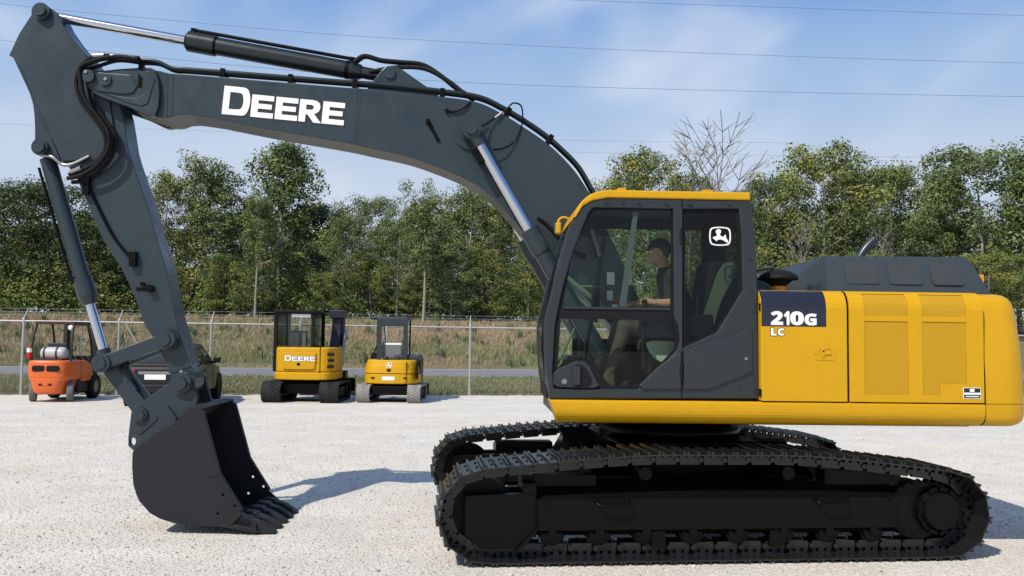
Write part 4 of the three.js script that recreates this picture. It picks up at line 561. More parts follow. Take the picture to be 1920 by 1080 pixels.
{ // forklift
  const fk = thing('forklift', 'orange forklift with a white gas bottle behind its seat, parked by the fence', 'forklift', [-11.82, 0, -23.2], .07);
  const orange = new THREE.MeshPhysicalMaterial({ color: L(.72, .13, .016), roughness: .75, roughnessMap: wearRough, map: dustCol, clearcoat: .3, clearcoatRoughness: .3 }), blk = std(L(.014, .014, .015), .6), tyreD = std(L(.13, .13, .125), .9);
  const cwPlan = [[-.53, -.2], [-.53, .38], [-.48, .55], [-.36, .66], [0, .70], [.36, .66], [.48, .55], [.53, .38], [.53, -.2]];
  const cw = obj('counterweight', loftPlan(smooth(cwPlan, 4).concat([[.40, -.2], [-.40, -.2]]), [[.20, .60, .84], [.215, .66, .90], [.27, .73, .95], [.40, .80, .985], [.52, .84, .99], [.565, .94, .99], [.60, .985, .985], [.635, .985, .985], [.645, 1, 1], [.80, 1.01, 1.01], [.98, 1, 1], [1.03, .985, .985], [1.055, .95, .955], [1.06, .90, .92]]), orange, fk);
  obj('air_slot', [ext(rrect(-.33, -.02, .78, .93, .05), .62, .714, .004), ext(rrect(.02, .33, .78, .93, .05), .62, .714, .004)], M.rubber, cw); obj('tow_slot', ext(rrect(-.16, .16, .42, .48, .02), .655, .69), M.rubber, cw);
  obj('side_cover', [ext([[.2, .50], [.2, 1.05], [.45, 1.05], [.75, .95], [1.05, .55], [1.1, .5]], .47, .54, .01).rotateY(Math.PI / 2), ext([[.2, .50], [.2, 1.05], [.45, 1.05], [.75, .95], [1.05, .55], [1.1, .5]], -.54, -.47, .01).rotateY(Math.PI / 2)], orange, fk);
  obj('chassis', [box(-.5, .5, .22, .56, -1.2, -.1, .02), box(-.5, .5, .5, .95, -.75, -.15, .02), box(-.52, .52, .3, .62, -1.25, -.75, .02)], blk, fk);
  obj('cowl', box(-.42, .42, .55, 1.15, -1.15, -1.0, .02), blk, fk);
  for (const x of [-.50, .50]) { obj('guard_post', tube([[x, 1.04, .42], [x * .97, 1.6, .36], [x * .92, 2.02, .22]], .032, 16, 8), blk, fk); obj('guard_post', tube([[x, .6, -1.08], [x * .97, 1.4, -.9], [x * .92, 2.02, -.66]], .032, 16, 8), blk, fk); }
  obj('overhead_guard', [box(-.49, -.43, 1.99, 2.06, -.70, .26, .01), box(.43, .49, 1.99, 2.06, -.70, .26, .01), box(-.49, .49, 1.99, 2.06, .20, .27, .01), box(-.49, .49, 1.99, 2.06, -.72, -.64, .01), ...[-.28, -.14, 0, .14, .28].map(x => box(x - .018, x + .018, 2.0, 2.045, -.68, .22))], std(L(.05, .014, .014), .5), fk);
  const tank = obj('gas_bottle', [lathe([[0, -.33], [.10, -.315], [.15, -.26], [.16, -.2], [.16, .2], [.15, .26], [.10, .315], [0, .33]], 28).rotateZ(Math.PI / 2).translate(.06, 1.24, .36)], std(L(.42, .43, .44), .45), fk); obj('bottle_strap', [-.14, .16].map(x => rod([x - .025, 1.24, .36], [x + .025, 1.24, .36], .165, .165, 28)), blk, tank); obj('bottle_cradle', box(-.3, .32, 1.05, 1.10, .22, .5, .01), blk, tank);
  obj('seat', [box(-.25, .25, .98, 1.10, -.42, .05, .03), box(-.25, .25, 1.05, 1.50, .0, .1, .03)], blk, fk);
  obj('steering_column', [rod([0, 1.0, -1.0], [0, 1.32, -.72], .03, .03, 10), new THREE.TorusGeometry(.15, .014, 8, 24).rotateX(-1.0).translate(0, 1.34, -.70)], blk, fk);
  const ext_ = obj('fire_extinguisher', [lathe([[0, 0], [.055, .01], [.06, .04], [.06, .26], [.03, .31], [.02, .33], [0, .33]], 16).translate(-.50, 1.08, .50)], std(L(.45, .01, .012), .35), fk); obj('extinguisher_label', rod([-.50, 1.26, .50], [-.50, 1.36, .50], .0615, .0615, 16), M.white, ext_);
  obj('work_lamp', [new THREE.SphereGeometry(.07, 14, 10).scale(1, 1, .6).translate(.40, 1.90, .26)], M.white, fk);
  const mast = grp('mast', fk); for (const x of [-.44, .34]) obj('mast_channel', [box(x, x + .10, .10, 2.06, -1.50, -1.32), box(x + (x < 0 ? .07 : -.06), x + (x < 0 ? .13 : 0), .12, 2.0, -1.48, -1.36)], blk, mast); obj('mast_crossbar', [box(-.36, .37, 1.96, 2.05, -1.44, -1.38), box(-.36, .37, .98, 1.06, -1.44, -1.38), box(-.36, .37, .2, .3, -1.44, -1.38)], blk, mast); obj('lift_chain', [box(-.02, .02, .3, 1.9, -1.45, -1.42)], M.steel, mast);
  obj('fork_carriage', [box(-.48, .48, .12, .20, -1.56, -1.50), box(-.48, .48, .48, .56, -1.56, -1.50)], blk, mast); for (const x of [-.28, .28]) obj('fork', [box(x - .055, x + .055, .05, .60, -1.62, -1.57), box(x - .055, x + .055, .05, .09, -1.98, -1.58)], blk, mast);
  wheel(fk, -.46, .265, .28, .265, .17, tyreD, M.steel, .35); wheel(fk, .46, .265, .28, .265, .17, tyreD, M.steel, .35); wheel(fk, -.50, .33, -1.05, .33, .22); wheel(fk, .50, .33, -1.05, .33, .22);
}
{ // sport utility vehicle seen from behind
  const car = thing('parked_car', 'dark station car seen from behind between the excavator arm and the fence', 'car', [-8.42, 0, -21.06], .145); car.scale.set(.93, 1, 1);
  const paint = new THREE.MeshPhysicalMaterial({ color: L(.008, .008, .010), roughness: .35, specularIntensity: .6, clearcoat: .35, clearcoatRoughness: .06, map: dustCol }), gl = new THREE.MeshPhysicalMaterial({ color: L(.02, .022, .025), roughness: .05, clearcoat: 1 }), lampR = std(L(.42, .012, .012), .2);
  // body sections from rear (z = 0) to front: half width, sill, beltline
  const sec = [[-.03, .74, .42, .92], [-.08, .84, .32, 1.02], [-.35, .90, .26, 1.06], [-1.0, .92, .24, 1.05], [-2.3, .92, .24, 1.0], [-3.1, .92, .24, .98], [-3.9, .88, .25, .90], [-4.35, .80, .30, .78], [-4.5, .62, .38, .64]];
  const ring = ([z, w, s, b]) => [[-w * .84, s], [-w * .97, s + .10], [-w, mix(s, b, .5)], [-w * .96, b - .03], [-w * .90, b], [w * .90, b], [w * .96, b - .03], [w, mix(s, b, .5)], [w * .97, s + .10], [w * .84, s]].map(([x, y]) => [x, y, z]);
  function loft(rings) { const p = [], ix = [], n = rings[0].length; rings.forEach(r => r.forEach(q => p.push(...q))); for (let j = 0; j < rings.length - 1; j++) for (let i = 0; i < n; i++) { const a = j * n + i, b = j * n + (i + 1) % n, c = a + n, d = b + n; ix.push(a, b, c, b, d, c); } for (const [o, f] of [[0, 1], [(rings.length - 1) * n, 0]]) for (let i = 1; i < n - 1; i++) f ? ix.push(o, o + i + 1, o + i) : ix.push(o, o + i, o + i + 1); const g = new THREE.BufferGeometry(); g.setAttribute('position', new THREE.Float32BufferAttribute(p, 3)); g.setIndex(ix); const q = g.toNonIndexed(); q.computeVertexNormals(); return q; }
  obj('body', loft(sec.map(ring)), paint, car);
  const cabin = [[-.06, .82, .98, 1.03, .80], [-.22, .84, 1.0, 1.32, .69], [-.42, .85, 1.0, 1.47, .65], [-1.5, .86, .98, 1.55, .66], [-2.3, .86, .96, 1.51, .65], [-2.6, .84, .95, 1.40, .67], [-3.35, .80, .93, .98, .76]];
  const rc = ([z, w, y0, y1, wt]) => [[-w, y0], [-mix(w, wt, .75), mix(y0, y1, .8)], [-wt, y1 - .015], [-wt * .7, y1], [wt * .7, y1], [wt, y1 - .015], [mix(w, wt, .75), mix(y0, y1, .8)], [w, y0]].map(([x, y]) => [x, y, z]);
  obj('cabin', loft(cabin.map(rc)), paint, car);
  const quad = (a, b, c, d) => { const g = new THREE.BufferGeometry(); g.setAttribute('position', new THREE.Float32BufferAttribute([...a, ...b, ...c, ...a, ...c, ...d], 3)); g.computeVertexNormals(); return g; };
  obj('rear_window', ext([[-.60, 0], [.60, 0], [.54, .36], [-.54, .36]], 0, .015, .004).rotateX(-.52).translate(0, 1.07, -.075), gl, car);
  for (const s of [-1, 1]) { obj('side_window', ext([[-.40, 1.04], [-.58, 1.34], [-1.45, 1.41], [-2.25, 1.36], [-2.95, 1.0]].map(([z, y]) => [-z, y]), s > 0 ? .0 : -.012, s > 0 ? .012 : .0).rotateY(Math.PI / 2).applyMatrix4(new THREE.Matrix4().set(1, -s * .30, 0, s * 1.165, 0, 1, 0, 0, 0, 0, 1, 0, 0, 0, 0, 1)), gl, car);
    obj('wheel_arch', rod([s * .80, .34, -.95], [s * .928, .34, -.95], .38, .38, 28), M.rubber, car); obj('wheel_arch', rod([s * .80, .34, -3.6], [s * .925, .34, -3.6], .38, .38, 28), M.rubber, car);
    wheel(car, s * .83, .34, -.95, .34, .22); wheel(car, s * .83, .34, -3.6, .34, .22);
    obj('tail_lamp', [box(s * .66 - .16, s * .66 + .16, .80, .93, -.12, -.02, .02)], lampR, car); obj('door_mirror', [box(s * 1.0 - .1, s * 1.0 + .1, 1.02, 1.16, -2.75, -2.65, .03), box(s * .9 - .06, s * .9 + .06, 1.0, 1.05, -2.75, -2.68)], M.rubber, car);
    obj('door_seam', [box(s > 0 ? .918 : -.925, s > 0 ? .925 : -.918, .40, .98, -1.66, -1.645), box(s > 0 ? .918 : -.925, s > 0 ? .925 : -.918, .36, .98, -2.62, -2.605), box(s > 0 ? .90 : -.935, s > 0 ? .935 : -.90, .84, .87, -1.55, -1.40)], M.rubber, car); }
  obj('tailgate_trim', box(-.42, .42, .80, .87, -.055, -.015, .01), M.steel, car); obj('number_plate', box(-.26, .26, .68, .80, -.03, -.012, .004), M.white, car); obj('roof_lamp', box(-.30, .30, 1.385, 1.42, -.30, -.22, .01), lampR, car);
  obj('rear_bumper', [box(-.86, .86, .36, .58, -.16, .05, .05)], paint, car); obj('bumper_panel', box(-.5, .5, .30, .42, -.1, .058, .02), M.rubber, car); obj('exhaust_tip', rod([.5, .30, -.2], [.5, .30, .06], .04, .04, 12), M.chrome, car);
}
function rubberTrack(parent, x, w, h, z0, z1, mat, name) {   // a rubber belt with lugs round two wheels
  const t = grp('rubber_track', parent), r = h / 2, o = [], inn = []; for (let i = 0; i <= 12; i++) { const a = Math.PI / 2 + Math.PI * i / 12; o.push([z0 + r + Math.cos(a) * r, r + Math.sin(a) * r]); inn.push([z0 + r + Math.cos(a) * (r - .05), r + Math.sin(a) * (r - .05)]); } for (let i = 0; i <= 12; i++) { const a = -Math.PI / 2 + Math.PI * i / 12; o.push([z1 - r + Math.cos(a) * r, r + Math.sin(a) * r]); inn.push([z1 - r + Math.cos(a) * (r - .05), r + Math.sin(a) * (r - .05)]); }
  const rot = g => g.rotateY(-Math.PI / 2);   // outline in z, y; width along x
  obj('belt', [rot(ext(o, -(w / 2 - .02), w / 2 - .02, 0, [[...inn].reverse()])).translate(x, 0, 0)], mat, t);
  obj('track_frame', [box(x - w * .3, x + w * .3, h * .28, h * .72, z0 + r, z1 - r), rod([x - w * .35, r, z0 + r], [x + w * .35, r, z0 + r], r - .06, r - .06, 24), rod([x - w * .35, r, z1 - r], [x + w * .35, r, z1 - r], r - .06, r - .06, 24)], M.black, t);
  const lugs = []; for (let i = 0; i < 11; i++) for (const s of [-1, 1]) { const a = -Math.PI / 2 + Math.PI * (i + (s > 0 ? .5 : 0)) / 10.5, zc = z1 - r + Math.cos(a) * r, yc = r + Math.sin(a) * r; if (yc < .02) continue; lugs.push(box(-w * .26, w * .26, -.022, .022, -.018, .018).rotateZ(s * .55).rotateX(-a).translate(x + s * w * .23, yc, zc)); }
  for (let i = 0; i < 14; i++) lugs.push(box(x - w / 2, x + w / 2, h - .01, h + .015, mix(z0 + r, z1 - r, i / 13) - .022, mix(z0 + r, z1 - r, i / 13) + .022)); const lg = obj('lugs', lugs, mat, t); return t;
}
{ // compact excavator with a closed cab
  const mx = thing('compact_excavator', 'yellow compact excavator with a closed black cab, seen from behind', 'excavator', [-5.54, 0, -24.5], .01, 'compact excavators by the fence');
  const tm = std(L(.016, .016, .017), .85);
  rubberTrack(mx, -.78, .54, .53, -.95, 1.12, tm); rubberTrack(mx, .74, .54, .53, -.95, 1.12, tm);
  obj('undercarriage', [box(-.6, .6, .22, .50, -.7, .7, .03), lathe([[0, .48], [.45, .48], [.45, .62], [0, .62]], 30)], M.black, mx);
  const plan = k => smooth([[-.86, -.6], [-.86, .3], [-.83, .68], [-.66, .92], [0, .98], [.66, .92], [.83, .68], [.86, .3], [.86, -.6]].map(([a, b]) => [a * k * .95, b * k]), 4);
  const lower = obj('counterweight', [extY(plan(1.0), .60, .80, .03, 3)], M.yellow, mx), upper = obj('rear_cover', [extY(plan(.965), .80, 1.46, .05, 3)], M.yellow, mx);
  obj('rear_door', [ext([[-.52, .92], [-.54, 1.32], [.36, 1.32], [.34, .92], [.26, .88], [-.44, .88]], .955, .985, .012)], M.yellow, upper);
  const kk = .72; const pl = new THREE.Matrix4().makeTranslation(-.46, 1.10, 0).multiply(new THREE.Matrix4().makeScale(kk, kk * .78, 1)); word(upper, brandCells, .9855, g => g.applyMatrix4(pl), .012); obj('latch', box(-.13, -.05, .98, 1.05, .985, .995, .004), M.black, upper);
  obj('cover_seam', [box(.455, .475, .80, 1.46, .86, .935), ext([[.475, .60], [.50, .60], [.475, .82], [.455, .82]], .86, .96)], M.rubber, upper);
  for (const y of [.92, 1.08, 1.24]) obj('side_vent', box(.60, .80, y, y + .075, .70, .86, .01), M.rubber, upper); obj('latch', [new THREE.TorusGeometry(.05, .010, 6, 14).translate(.60, 1.10, .855)], M.yellow, upper);
  for (const x of [-.52, -.36, -.10, .18, .34, .50]) obj('mark', box(x - .045, x + .045, .685, .71, .93 - Math.abs(x) * .12, .99 - Math.abs(x) * .13), Math.abs(x) > .45 ? M.redtag : M.black, lower);
  obj('deck', [box(-.88, .88, .60, .80, -1.0, -.55, .02)], M.black, mx);
  const cb = grp('cab', mx), P4 = [[-.83, .52], [.17, .50], [-.83, -.85], [.17, -.85]];
  for (const [x, z] of P4) obj('cab_post', box(x - .045, x + .045, .80, 2.42, z - .045, z + .045, .01), M.rubber, cb); obj('cab_post', box(-.50, -.44, 1.45, 2.40, .48, .54, .008), M.cabgrey, cb);
  obj('cab_roof', [box(-.90, .24, 2.38, 2.46, -.92, .60, .03)], M.rubber, cb); obj('cab_wall', [box(-.85, .2, .8, 1.45, .44, .50), box(-.85, -.80, .8, 1.4, -.85, .5), box(.15, .2, .8, 1.5, -.85, .5)], M.rubber, cb);
  obj('rear_glass', pane([[-.44, 1.45], [.13, 1.45], [.13, 2.36], [-.44, 2.36]], .508), M.glass, cb); obj('rear_glass', pane([[-.79, 1.45], [-.5, 1.45], [-.5, 2.36], [-.79, 2.36]], .508), M.tint, cb); obj('front_glass', pane([[-.78, 1.0], [.12, 1.0], [.12, 2.36], [-.78, 2.36]], -.858), M.glass, cb); obj('side_glass', pane([[-.46, 1.5], [.8, 1.5], [.8, 2.36], [-.46, 2.36]], .172).rotateY(Math.PI / 2), M.tint, cb); obj('side_glass', pane([[-.46, 1.5], [.8, 1.5], [.8, 2.36], [-.46, 2.36]], -.832).rotateY(Math.PI / 2), M.tint, cb); obj('window_bar', [box(-.16, -.12, 1.5, 2.36, -.84, -.8), box(-.44, .1, 2.06, 2.09, -.84, -.8)], M.steel, cb);
  obj('seat', [box(-.50, -.06, 1.05, 1.9, .05, .22, .05), box(-.50, -.06, 1.0, 1.15, -.4, .1, .05)], std(L(.12, .13, .16), .9), cb); obj('roof_sticker', box(-.42, .10, 2.27, 2.35, .511, .514), M.white, cb);
  const bm = grp('boom', mx); obj('boom_beam', [ext([[.6, .9], [1.2, 1.7], [1.30, 2.3], [1.15, 2.52], [1.0, 2.4], [.95, 1.9], [.4, 1.2]].map(([a, b]) => [a, b]), -.12, .12, .01).rotateY(Math.PI / 2).translate(.52, 0, 0)], M.navy, bm); obj('boom_head', [box(.34, .74, 2.28, 2.52, -1.45, -.85, .03), box(.36, .72, 1.5, 2.3, -1.3, -1.12, .02)], M.navy, bm); obj('boom_cylinder', [rod([.70, .95, -.85], [.74, 1.95, -1.2], .06, .06, 14), rod([.38, .95, -.85], [.38, 1.95, -1.2], .05, .05, 14)], M.steel, bm);
  obj('blade', [box(-.95, .95, .15, .55, -1.95, -1.85, .03), box(-.4, -.3, .25, .4, -1.9, -.8), box(.3, .4, .25, .4, -1.9, -.8)], M.black, mx);
}
{ // compact excavator with an open canopy
  const mx = thing('compact_excavator', 'smaller yellow compact excavator with an open canopy and dusty grey tracks', 'excavator', [-3.27, 0, -24.75], .0, 'compact excavators by the fence');
  const dusty = std(L(.30, .295, .285), .95, 0, { map: dustCol });
  rubberTrack(mx, -.68, .38, .46, -1.05, 1.0, dusty); rubberTrack(mx, .68, .38, .46, -1.05, 1.0, dusty);
  obj('undercarriage', [box(-.5, .5, .20, .44, -.6, .75, .03), lathe([[0, .42], [.36, .42], [.36, .54], [0, .54]], 28)], M.black, mx);
  const plan = (k, f) => smooth([[-.74, -.4], [-.74, .2], [-.70, .50], [-.52, .72], [0, .80], [.52, .72], [.70, .50], [.74, .2], [.74, -.4]].map(([a, b]) => [a * k * f, b * k]), 4);
  const lower = obj('counterweight', extY(plan(1, 1), .50, .78, .03, 3), M.yellow, mx);
  const p = [], lv = [[.78, 1], [.95, .97], [1.10, .92], [1.14, .88]]; const pts = lv.flatMap(([y, k]) => plan(k, 1).map(([x, z]) => V(x, y, z))); const upper = obj('rear_cover', new ConvexGeometry(pts), M.yellow, mx);
  obj('cover_seam', [extY(plan(1.004, 1).map(([x, z]) => [x, z]), .775, .787), box(.44, .452, .52, 1.10, .70, .765)], M.rubber, upper);
  emblem(upper, -.02, 1.0, .16, 0, g => g.rotateX(-.22).translate(0, .03, .995)); obj('latch', box(-.07, .03, .83, .90, .78, .80, .006), M.black, upper); obj('lifting_eye', [box(-.5, -.4, .64, .68, .73, .77), box(.36, .46, .64, .68, .74, .77)], M.black, lower); obj('model_sticker', box(-.2, .14, .60, .70, .795, .803), M.white, lower);
  obj('side_screen', [ext([[.50, .60], [.50, 1.1], [.75, 1.08], [.80, .65]].map(([a, b]) => [a - .35, b]), 0, .01).rotateY(-1.2).translate(.62, 0, .35)], M.rubber, upper);
  obj('deck', [box(-.74, .74, .50, .72, -.9, -.3, .03), box(-.2, .76, .72, 1.20, -.75, .15, .05)], M.black, mx); obj('tool_cover', box(.05, .76, 1.10, 1.28, -.6, .3, .06), M.grey, mx);
  const cn = grp('canopy', mx); obj('canopy_roof', [box(-.62, .40, 2.24, 2.33, -.95, .35, .03), box(-.42, .42, 2.06, 2.30, .28, .36, .03)], M.grey, cn); for (const [x, z] of [[-.36, .33], [.36, .33]]) obj('canopy_post', box(x - .06, x + .06, 1.1, 2.25, z - .05, z + .05, .015), M.grey, cn); for (const x of [-.60, .34]) obj('canopy_post', tube([[x, .75, -.85], [x, 1.5, -.92], [x, 2.26, -.9]], .025, 12, 8), M.rubber, cn);
  obj('seat', [box(-.30, .26, 1.16, 1.62, .12, .24, .05), box(-.30, .26, 1.1, 1.22, -.3, .15, .04)], std(L(.15, .16, .17), .9), mx); obj('seat_label', box(-.22, .24, 1.55, 1.60, .241, .245), M.white, mx); obj('control_lever', [tube([[-.58, .8, -.3], [-.60, 1.3, -.32], [-.52, 1.5, -.3]], .02, 12, 8), box(-.68, -.52, 1.15, 1.32, -.4, -.25, .03), tube([[-.30, 1.5, -.62], [-.36, 1.9, -.7], [-.42, 2.24, -.8]], .014, 12, 6)], M.rubber, mx);
  obj('tank_cap', [box(-.24, .2, 1.13, 1.20, .18, .45, .02), new THREE.SphereGeometry(.06, 12, 8).translate(-.15, 1.2, .5)], M.grey, mx); obj('boom_beam', [ext([[.6, .8], [1.2, 1.3], [1.6, 1.35], [1.9, .6], [1.75, .55], [1.5, 1.15], [1.25, 1.1], [.7, .62]], -.09, .09, .01).rotateY(Math.PI / 2)], M.grey, mx);
  obj('blade', box(-.85, .85, .08, .42, -1.6, -1.52, .03), M.black, mx); obj('blade_arm', [box(-.35, -.27, .18, .30, -1.55, -.5), box(.27, .35, .18, .30, -1.55, -.5)], M.black, mx);
}
// ---------- chain link fence ----------
{
  const fe = thing('chain_link_fence', 'galvanised chain link fence with barbed wire arms along the back of the lot', 'fence'); back(fe);
  const galv = std(L(.46, .47, .46), .5, .35), wire = std(L(.34, .345, .34), .55, .4), S0 = -10, S1 = 14, sp = 2.545;
  for (let k = S0; k <= S1; k++) { const s = k * sp; const p = obj('post', [rod([s, -.3, 0], [s, 2.16, 0], .034, .034, 12), rod([s, 2.14, 0], [s, 2.19, 0], .042, .03, 12)], galv, fe); obj('barb_arm', [rod([s, 2.18, 0], [s + .03, 2.45, -.22], .014, .012, 8)], galv, p); }
  obj('top_rail', rod([S0 * sp, 2.09, 0], [S1 * sp, 2.09, 0], .026, .026, 10), galv, fe); obj('bottom_wire', rod([S0 * sp, .06, .02], [S1 * sp, .06, .02], .005, .005, 5), wire, fe);
  for (const [a, b] of [[.33, .05], [.66, .13], [1, .21]]) obj('barbed_wire', rod([S0 * sp, 2.18 + .27 * a, -.22 * a], [S1 * sp, 2.18 + .27 * a, -.22 * a], .004, .004, 4), wire, fe);
  for (const [s, d] of [[-4 * sp + .0, 1]]) obj('brace_rail', rod([-10.0, 2.06, .03], [-8.9, .1, .03], .022, .022, 8), galv, fe);
  const gs = [], h = 2.03, step = .066, w = .0012; for (let s = S0 * sp - h; s < S1 * sp; s += step) for (const d of [1, -1]) { const a = d > 0 ? [s, .05] : [s + h, .05], b = [a[0] + d * h, .05 + h]; const q = [a, b].map(p => [p[0], p[1]]); gs.push(q); }
  const P = []; for (const [a, b] of gs) { for (const [o, z] of [[w, 0], [0, w]]) { P.push(a[0] - o, a[1] + o, .036 + z, b[0] - o, b[1] + o, .036 + z, b[0] + o, b[1] - o, .036 - z, a[0] - o, a[1] + o, .036 + z, b[0] + o, b[1] - o, .036 - z, a[0] + o, a[1] - o, .036 - z); } }
  const g = new THREE.BufferGeometry(); g.setAttribute('position', new THREE.Float32BufferAttribute(P, 3)); g.computeVertexNormals(); obj('wire_mesh', g, wire, fe).userData.kind = 'stuff';
}
// ---------- overhead cables ----------
{
  const cable = std(L(.16, .17, .19), .7);
  const runs = [[[-21.71, 20.73, -46.00], [-7.55, 20.13, -46.00], [3.20, 19.74, -46.00], [15.07, 19.46, -46.00], [26.93, 19.21, -46.00], [43.31, 18.98, -46.00]],
    [[-43.36, 22.20, -48.00], [-28.48, 19.94, -48.00], [-19.61, 19.15, -48.00], [-10.17, 18.43, -48.00], [-0.17, 17.96, -48.00], [13.95, 17.54, -48.00], [28.05, 17.30, -48.00], [45.09, 17.28, -48.00]],
    [[-36.89, 17.90, -44.00], [-26.02, 16.53, -44.00], [-12.51, 15.25, -44.00], [-2.82, 14.66, -44.00], [11.70, 14.38, -44.00], [25.67, 14.28, -44.00], [41.26, 14.29, -44.00]],
    [[-11.49, 13.18, -52.00], [4.33, 12.87, -52.00], [19.51, 12.83, -52.00], [30.26, 12.87, -52.00], [45.45, 13.00, -52.00]],
    [[-40.05, 14.58, -52.00], [-30.52, 14.16, -52.00], [-22.60, 13.97, -52.00], [-11.51, 13.76, -52.00], [1.16, 13.59, -52.00], [16.98, 13.60, -52.00]]];
  const say = ['highest overhead cable, crossing the upper right corner of the sky', 'overhead cable crossing the whole sky above the boom', 'overhead cable crossing the sky just above the cab', 'lowest faint overhead cable just above the right-hand treetops', 'faint overhead cable crossing behind the bent boom'];
  runs.forEach((r, i) => top(obj('overhead_cable', tube(r, i > 2 ? .006 : .010, 60, 6), cable, scene), say[i], 'cable', 'overhead cables'));
}
// ---------- trees and bushes beyond the road ----------
{
  const barkPale = std(L(.30, .28, .25), .9, 0, { map: dustCol }), barkDark = std(L(.10, .085, .07), .95, 0, { map: dustCol });
  const leafMat = new THREE.MeshStandardMaterial({ vertexColors: true, roughness: .75, side: THREE.DoubleSide });
  function limbs(h, kind) {   // trunk and branches as polylines with radii, plus the places where leaves grow
    const segs = [], tips = [], lean = rr(-.05, .05), lz = rr(-.05, .05), tr = h * (kind.bare ? .011 : .014), pt = t => V(lean * h * t + Math.sin(t * 5 + h) * .12, h * t * (kind.bare ? .95 : .93), lz * h * t + Math.cos(t * 4 + h) * .12);
    const trunk = []; for (let i = 0; i <= 10; i++) trunk.push([pt(i / 10), tr * (1 - i / 10 * .92)]); segs.push(trunk);
    const n = kind.n; for (let i = 0; i < n; i++) {
      const t = mix(kind.low, .97, Math.pow((i + rnd() * .8) / n, .85)), a = i * 2.4 + rr(-.5, .5), w = kind.w * h * kind.form(t) * rr(.7, 1.15), rise = kind.rise * w * rr(.7, 1.3), b = pt(t), br = [];
      for (let k = 0; k <= 4; k++) { const f = k / 4; br.push([V(b.x + Math.cos(a + f * .3) * w * f, b.y + rise * Math.pow(f, kind.bare ? 1.1 : 1.3) , b.z + Math.sin(a + f * .3) * w * f), Math.max(kind.bare ? .017 : .010, tr * (1 - t * .85) * .45 * (1 - f * .85))]); }
      segs.push(br); for (const k of [2, 3, 4]) tips.push([br[k][0], k === 4 ? 1 : .75, w]);
      const m = kind.twigs; for (let q = 0; q < m; q++) { const f = rr(.3, 1), p0 = br[Math.min(3, Math.floor(f * 4))][0], a2 = a + rr(-1.3, 1.3), w2 = w * rr(.25, .5), tk = kind.bare ? 1.15 : 1, tw = [[p0, .016 * tk], [V(p0.x + Math.cos(a2) * w2 * .5, p0.y + w2 * .4, p0.z + Math.sin(a2) * w2 * .5), .011 * tk], [V(p0.x + Math.cos(a2) * w2, p0.y + w2 * rr(.5, 1.1), p0.z + Math.sin(a2) * w2), .006 * tk]]; segs.push(tw); tips.push([tw[2][0], .7, w * .7]); }
    }
    tips.push([pt(1), .7, kind.w * h * .3], [pt(.92), .8, kind.w * h * .4]); return { segs, tips };
  }
  const woodGeo = segs => merge(segs.map(s => { const c = new THREE.CatmullRomCurve3(s.map(q => q[0])), n = s.length > 6 ? 14 : s.length > 3 ? 6 : 3, sd = s.length > 6 ? 7 : 4, g = new THREE.TubeGeometry(c, n, 1, sd, false), p = g.attributes.position; for (let j = 0; j <= n; j++) { const f = j / n * (s.length - 1), i0 = Math.min(s.length - 2, Math.floor(f)), r = mix(s[i0][1], s[i0 + 1][1], f - i0), ctr = c.getPointAt(j / n); for (let k = 0; k <= sd; k++) { const i = j * (sd + 1) + k; p.setXYZ(i, ctr.x + (p.getX(i) - ctr.x) * r, ctr.y + (p.getY(i) - ctr.y) * r, ctr.z + (p.getZ(i) - ctr.z) * r); } } g.computeVertexNormals(); return g; }));
  function leafGeo(tips, per, size, clump, pal, up = .35) {
    const P = [], C = [], N = []; const d = V(0, 0, 0), e = V(0, 0, 0), nn = V(0, 0, 0);
    for (const [p, k, w] of tips) {
      const c = pal[Math.floor(rnd() * pal.length)], tone = rr(.72, 1.25), R = clump * rr(.75, 1.25) * k;
      for (let i = 0; i < per; i++) {
        let x, y, z; do { x = rr(-1, 1); y = rr(-1, 1); z = rr(-1, 1); } while (x * x + y * y + z * z > 1); const q = Math.pow(x * x + y * y + z * z, -.12);
        const cx = p.x + x * R * q, cy = p.y + y * R * .72 * q, cz = p.z + z * R * q, s = size * rr(.6, 1.25);
        nn.set(rr(-.8, .8) + x * 1.5, rr(-.6, .6) + y * 1.2 + up, rr(-.8, .8) + z * 1.5).normalize(); d.set(rr(-1, 1), rr(-1, 1), rr(-1, 1)).cross(nn).normalize(); e.crossVectors(nn, d); const b = tone * rr(.8, 1.2), l = s, wd = s * .55;
        const A = [cx - d.x * l, cy - d.y * l, cz - d.z * l], B = [cx + e.x * wd, cy + e.y * wd, cz + e.z * wd], D = [cx + d.x * l, cy + d.y * l, cz + d.z * l], E2 = [cx - e.x * wd, cy - e.y * wd, cz - e.z * wd];
        P.push(...A, ...D, ...B, ...A, ...E2, ...D); for (let m = 0; m < 6; m++) { C.push(c[0] * b, c[1] * b, c[2] * b); N.push(nn.x, nn.y, nn.z); }
      }
    }
    const g = new THREE.BufferGeometry(); g.setAttribute('position', new THREE.Float32BufferAttribute(P, 3)); g.setAttribute('normal', new THREE.Float32BufferAttribute(N, 3)); g.setAttribute('color', new THREE.Float32BufferAttribute(C, 3)); return g;
  }
  const dark = [[.060, .096, .022], [.072, .110, .026], [.062, .090, .030]], mid = [[.120, .168, .034], [.095, .148, .030], [.142, .176, .040]], olive = [[.205, .215, .040], [.230, .222, .050], [.170, .198, .042]], sage = [[.145, .182, .072], [.120, .160, .060], [.162, .192, .080]];
  const round = t => Math.sin(Math.PI * clamp(t * .92 + .08)) * .9 + .18, cone = t => 1.05 * (1 - t) + .16, tall = t => .55 + .35 * Math.sin(Math.PI * t);
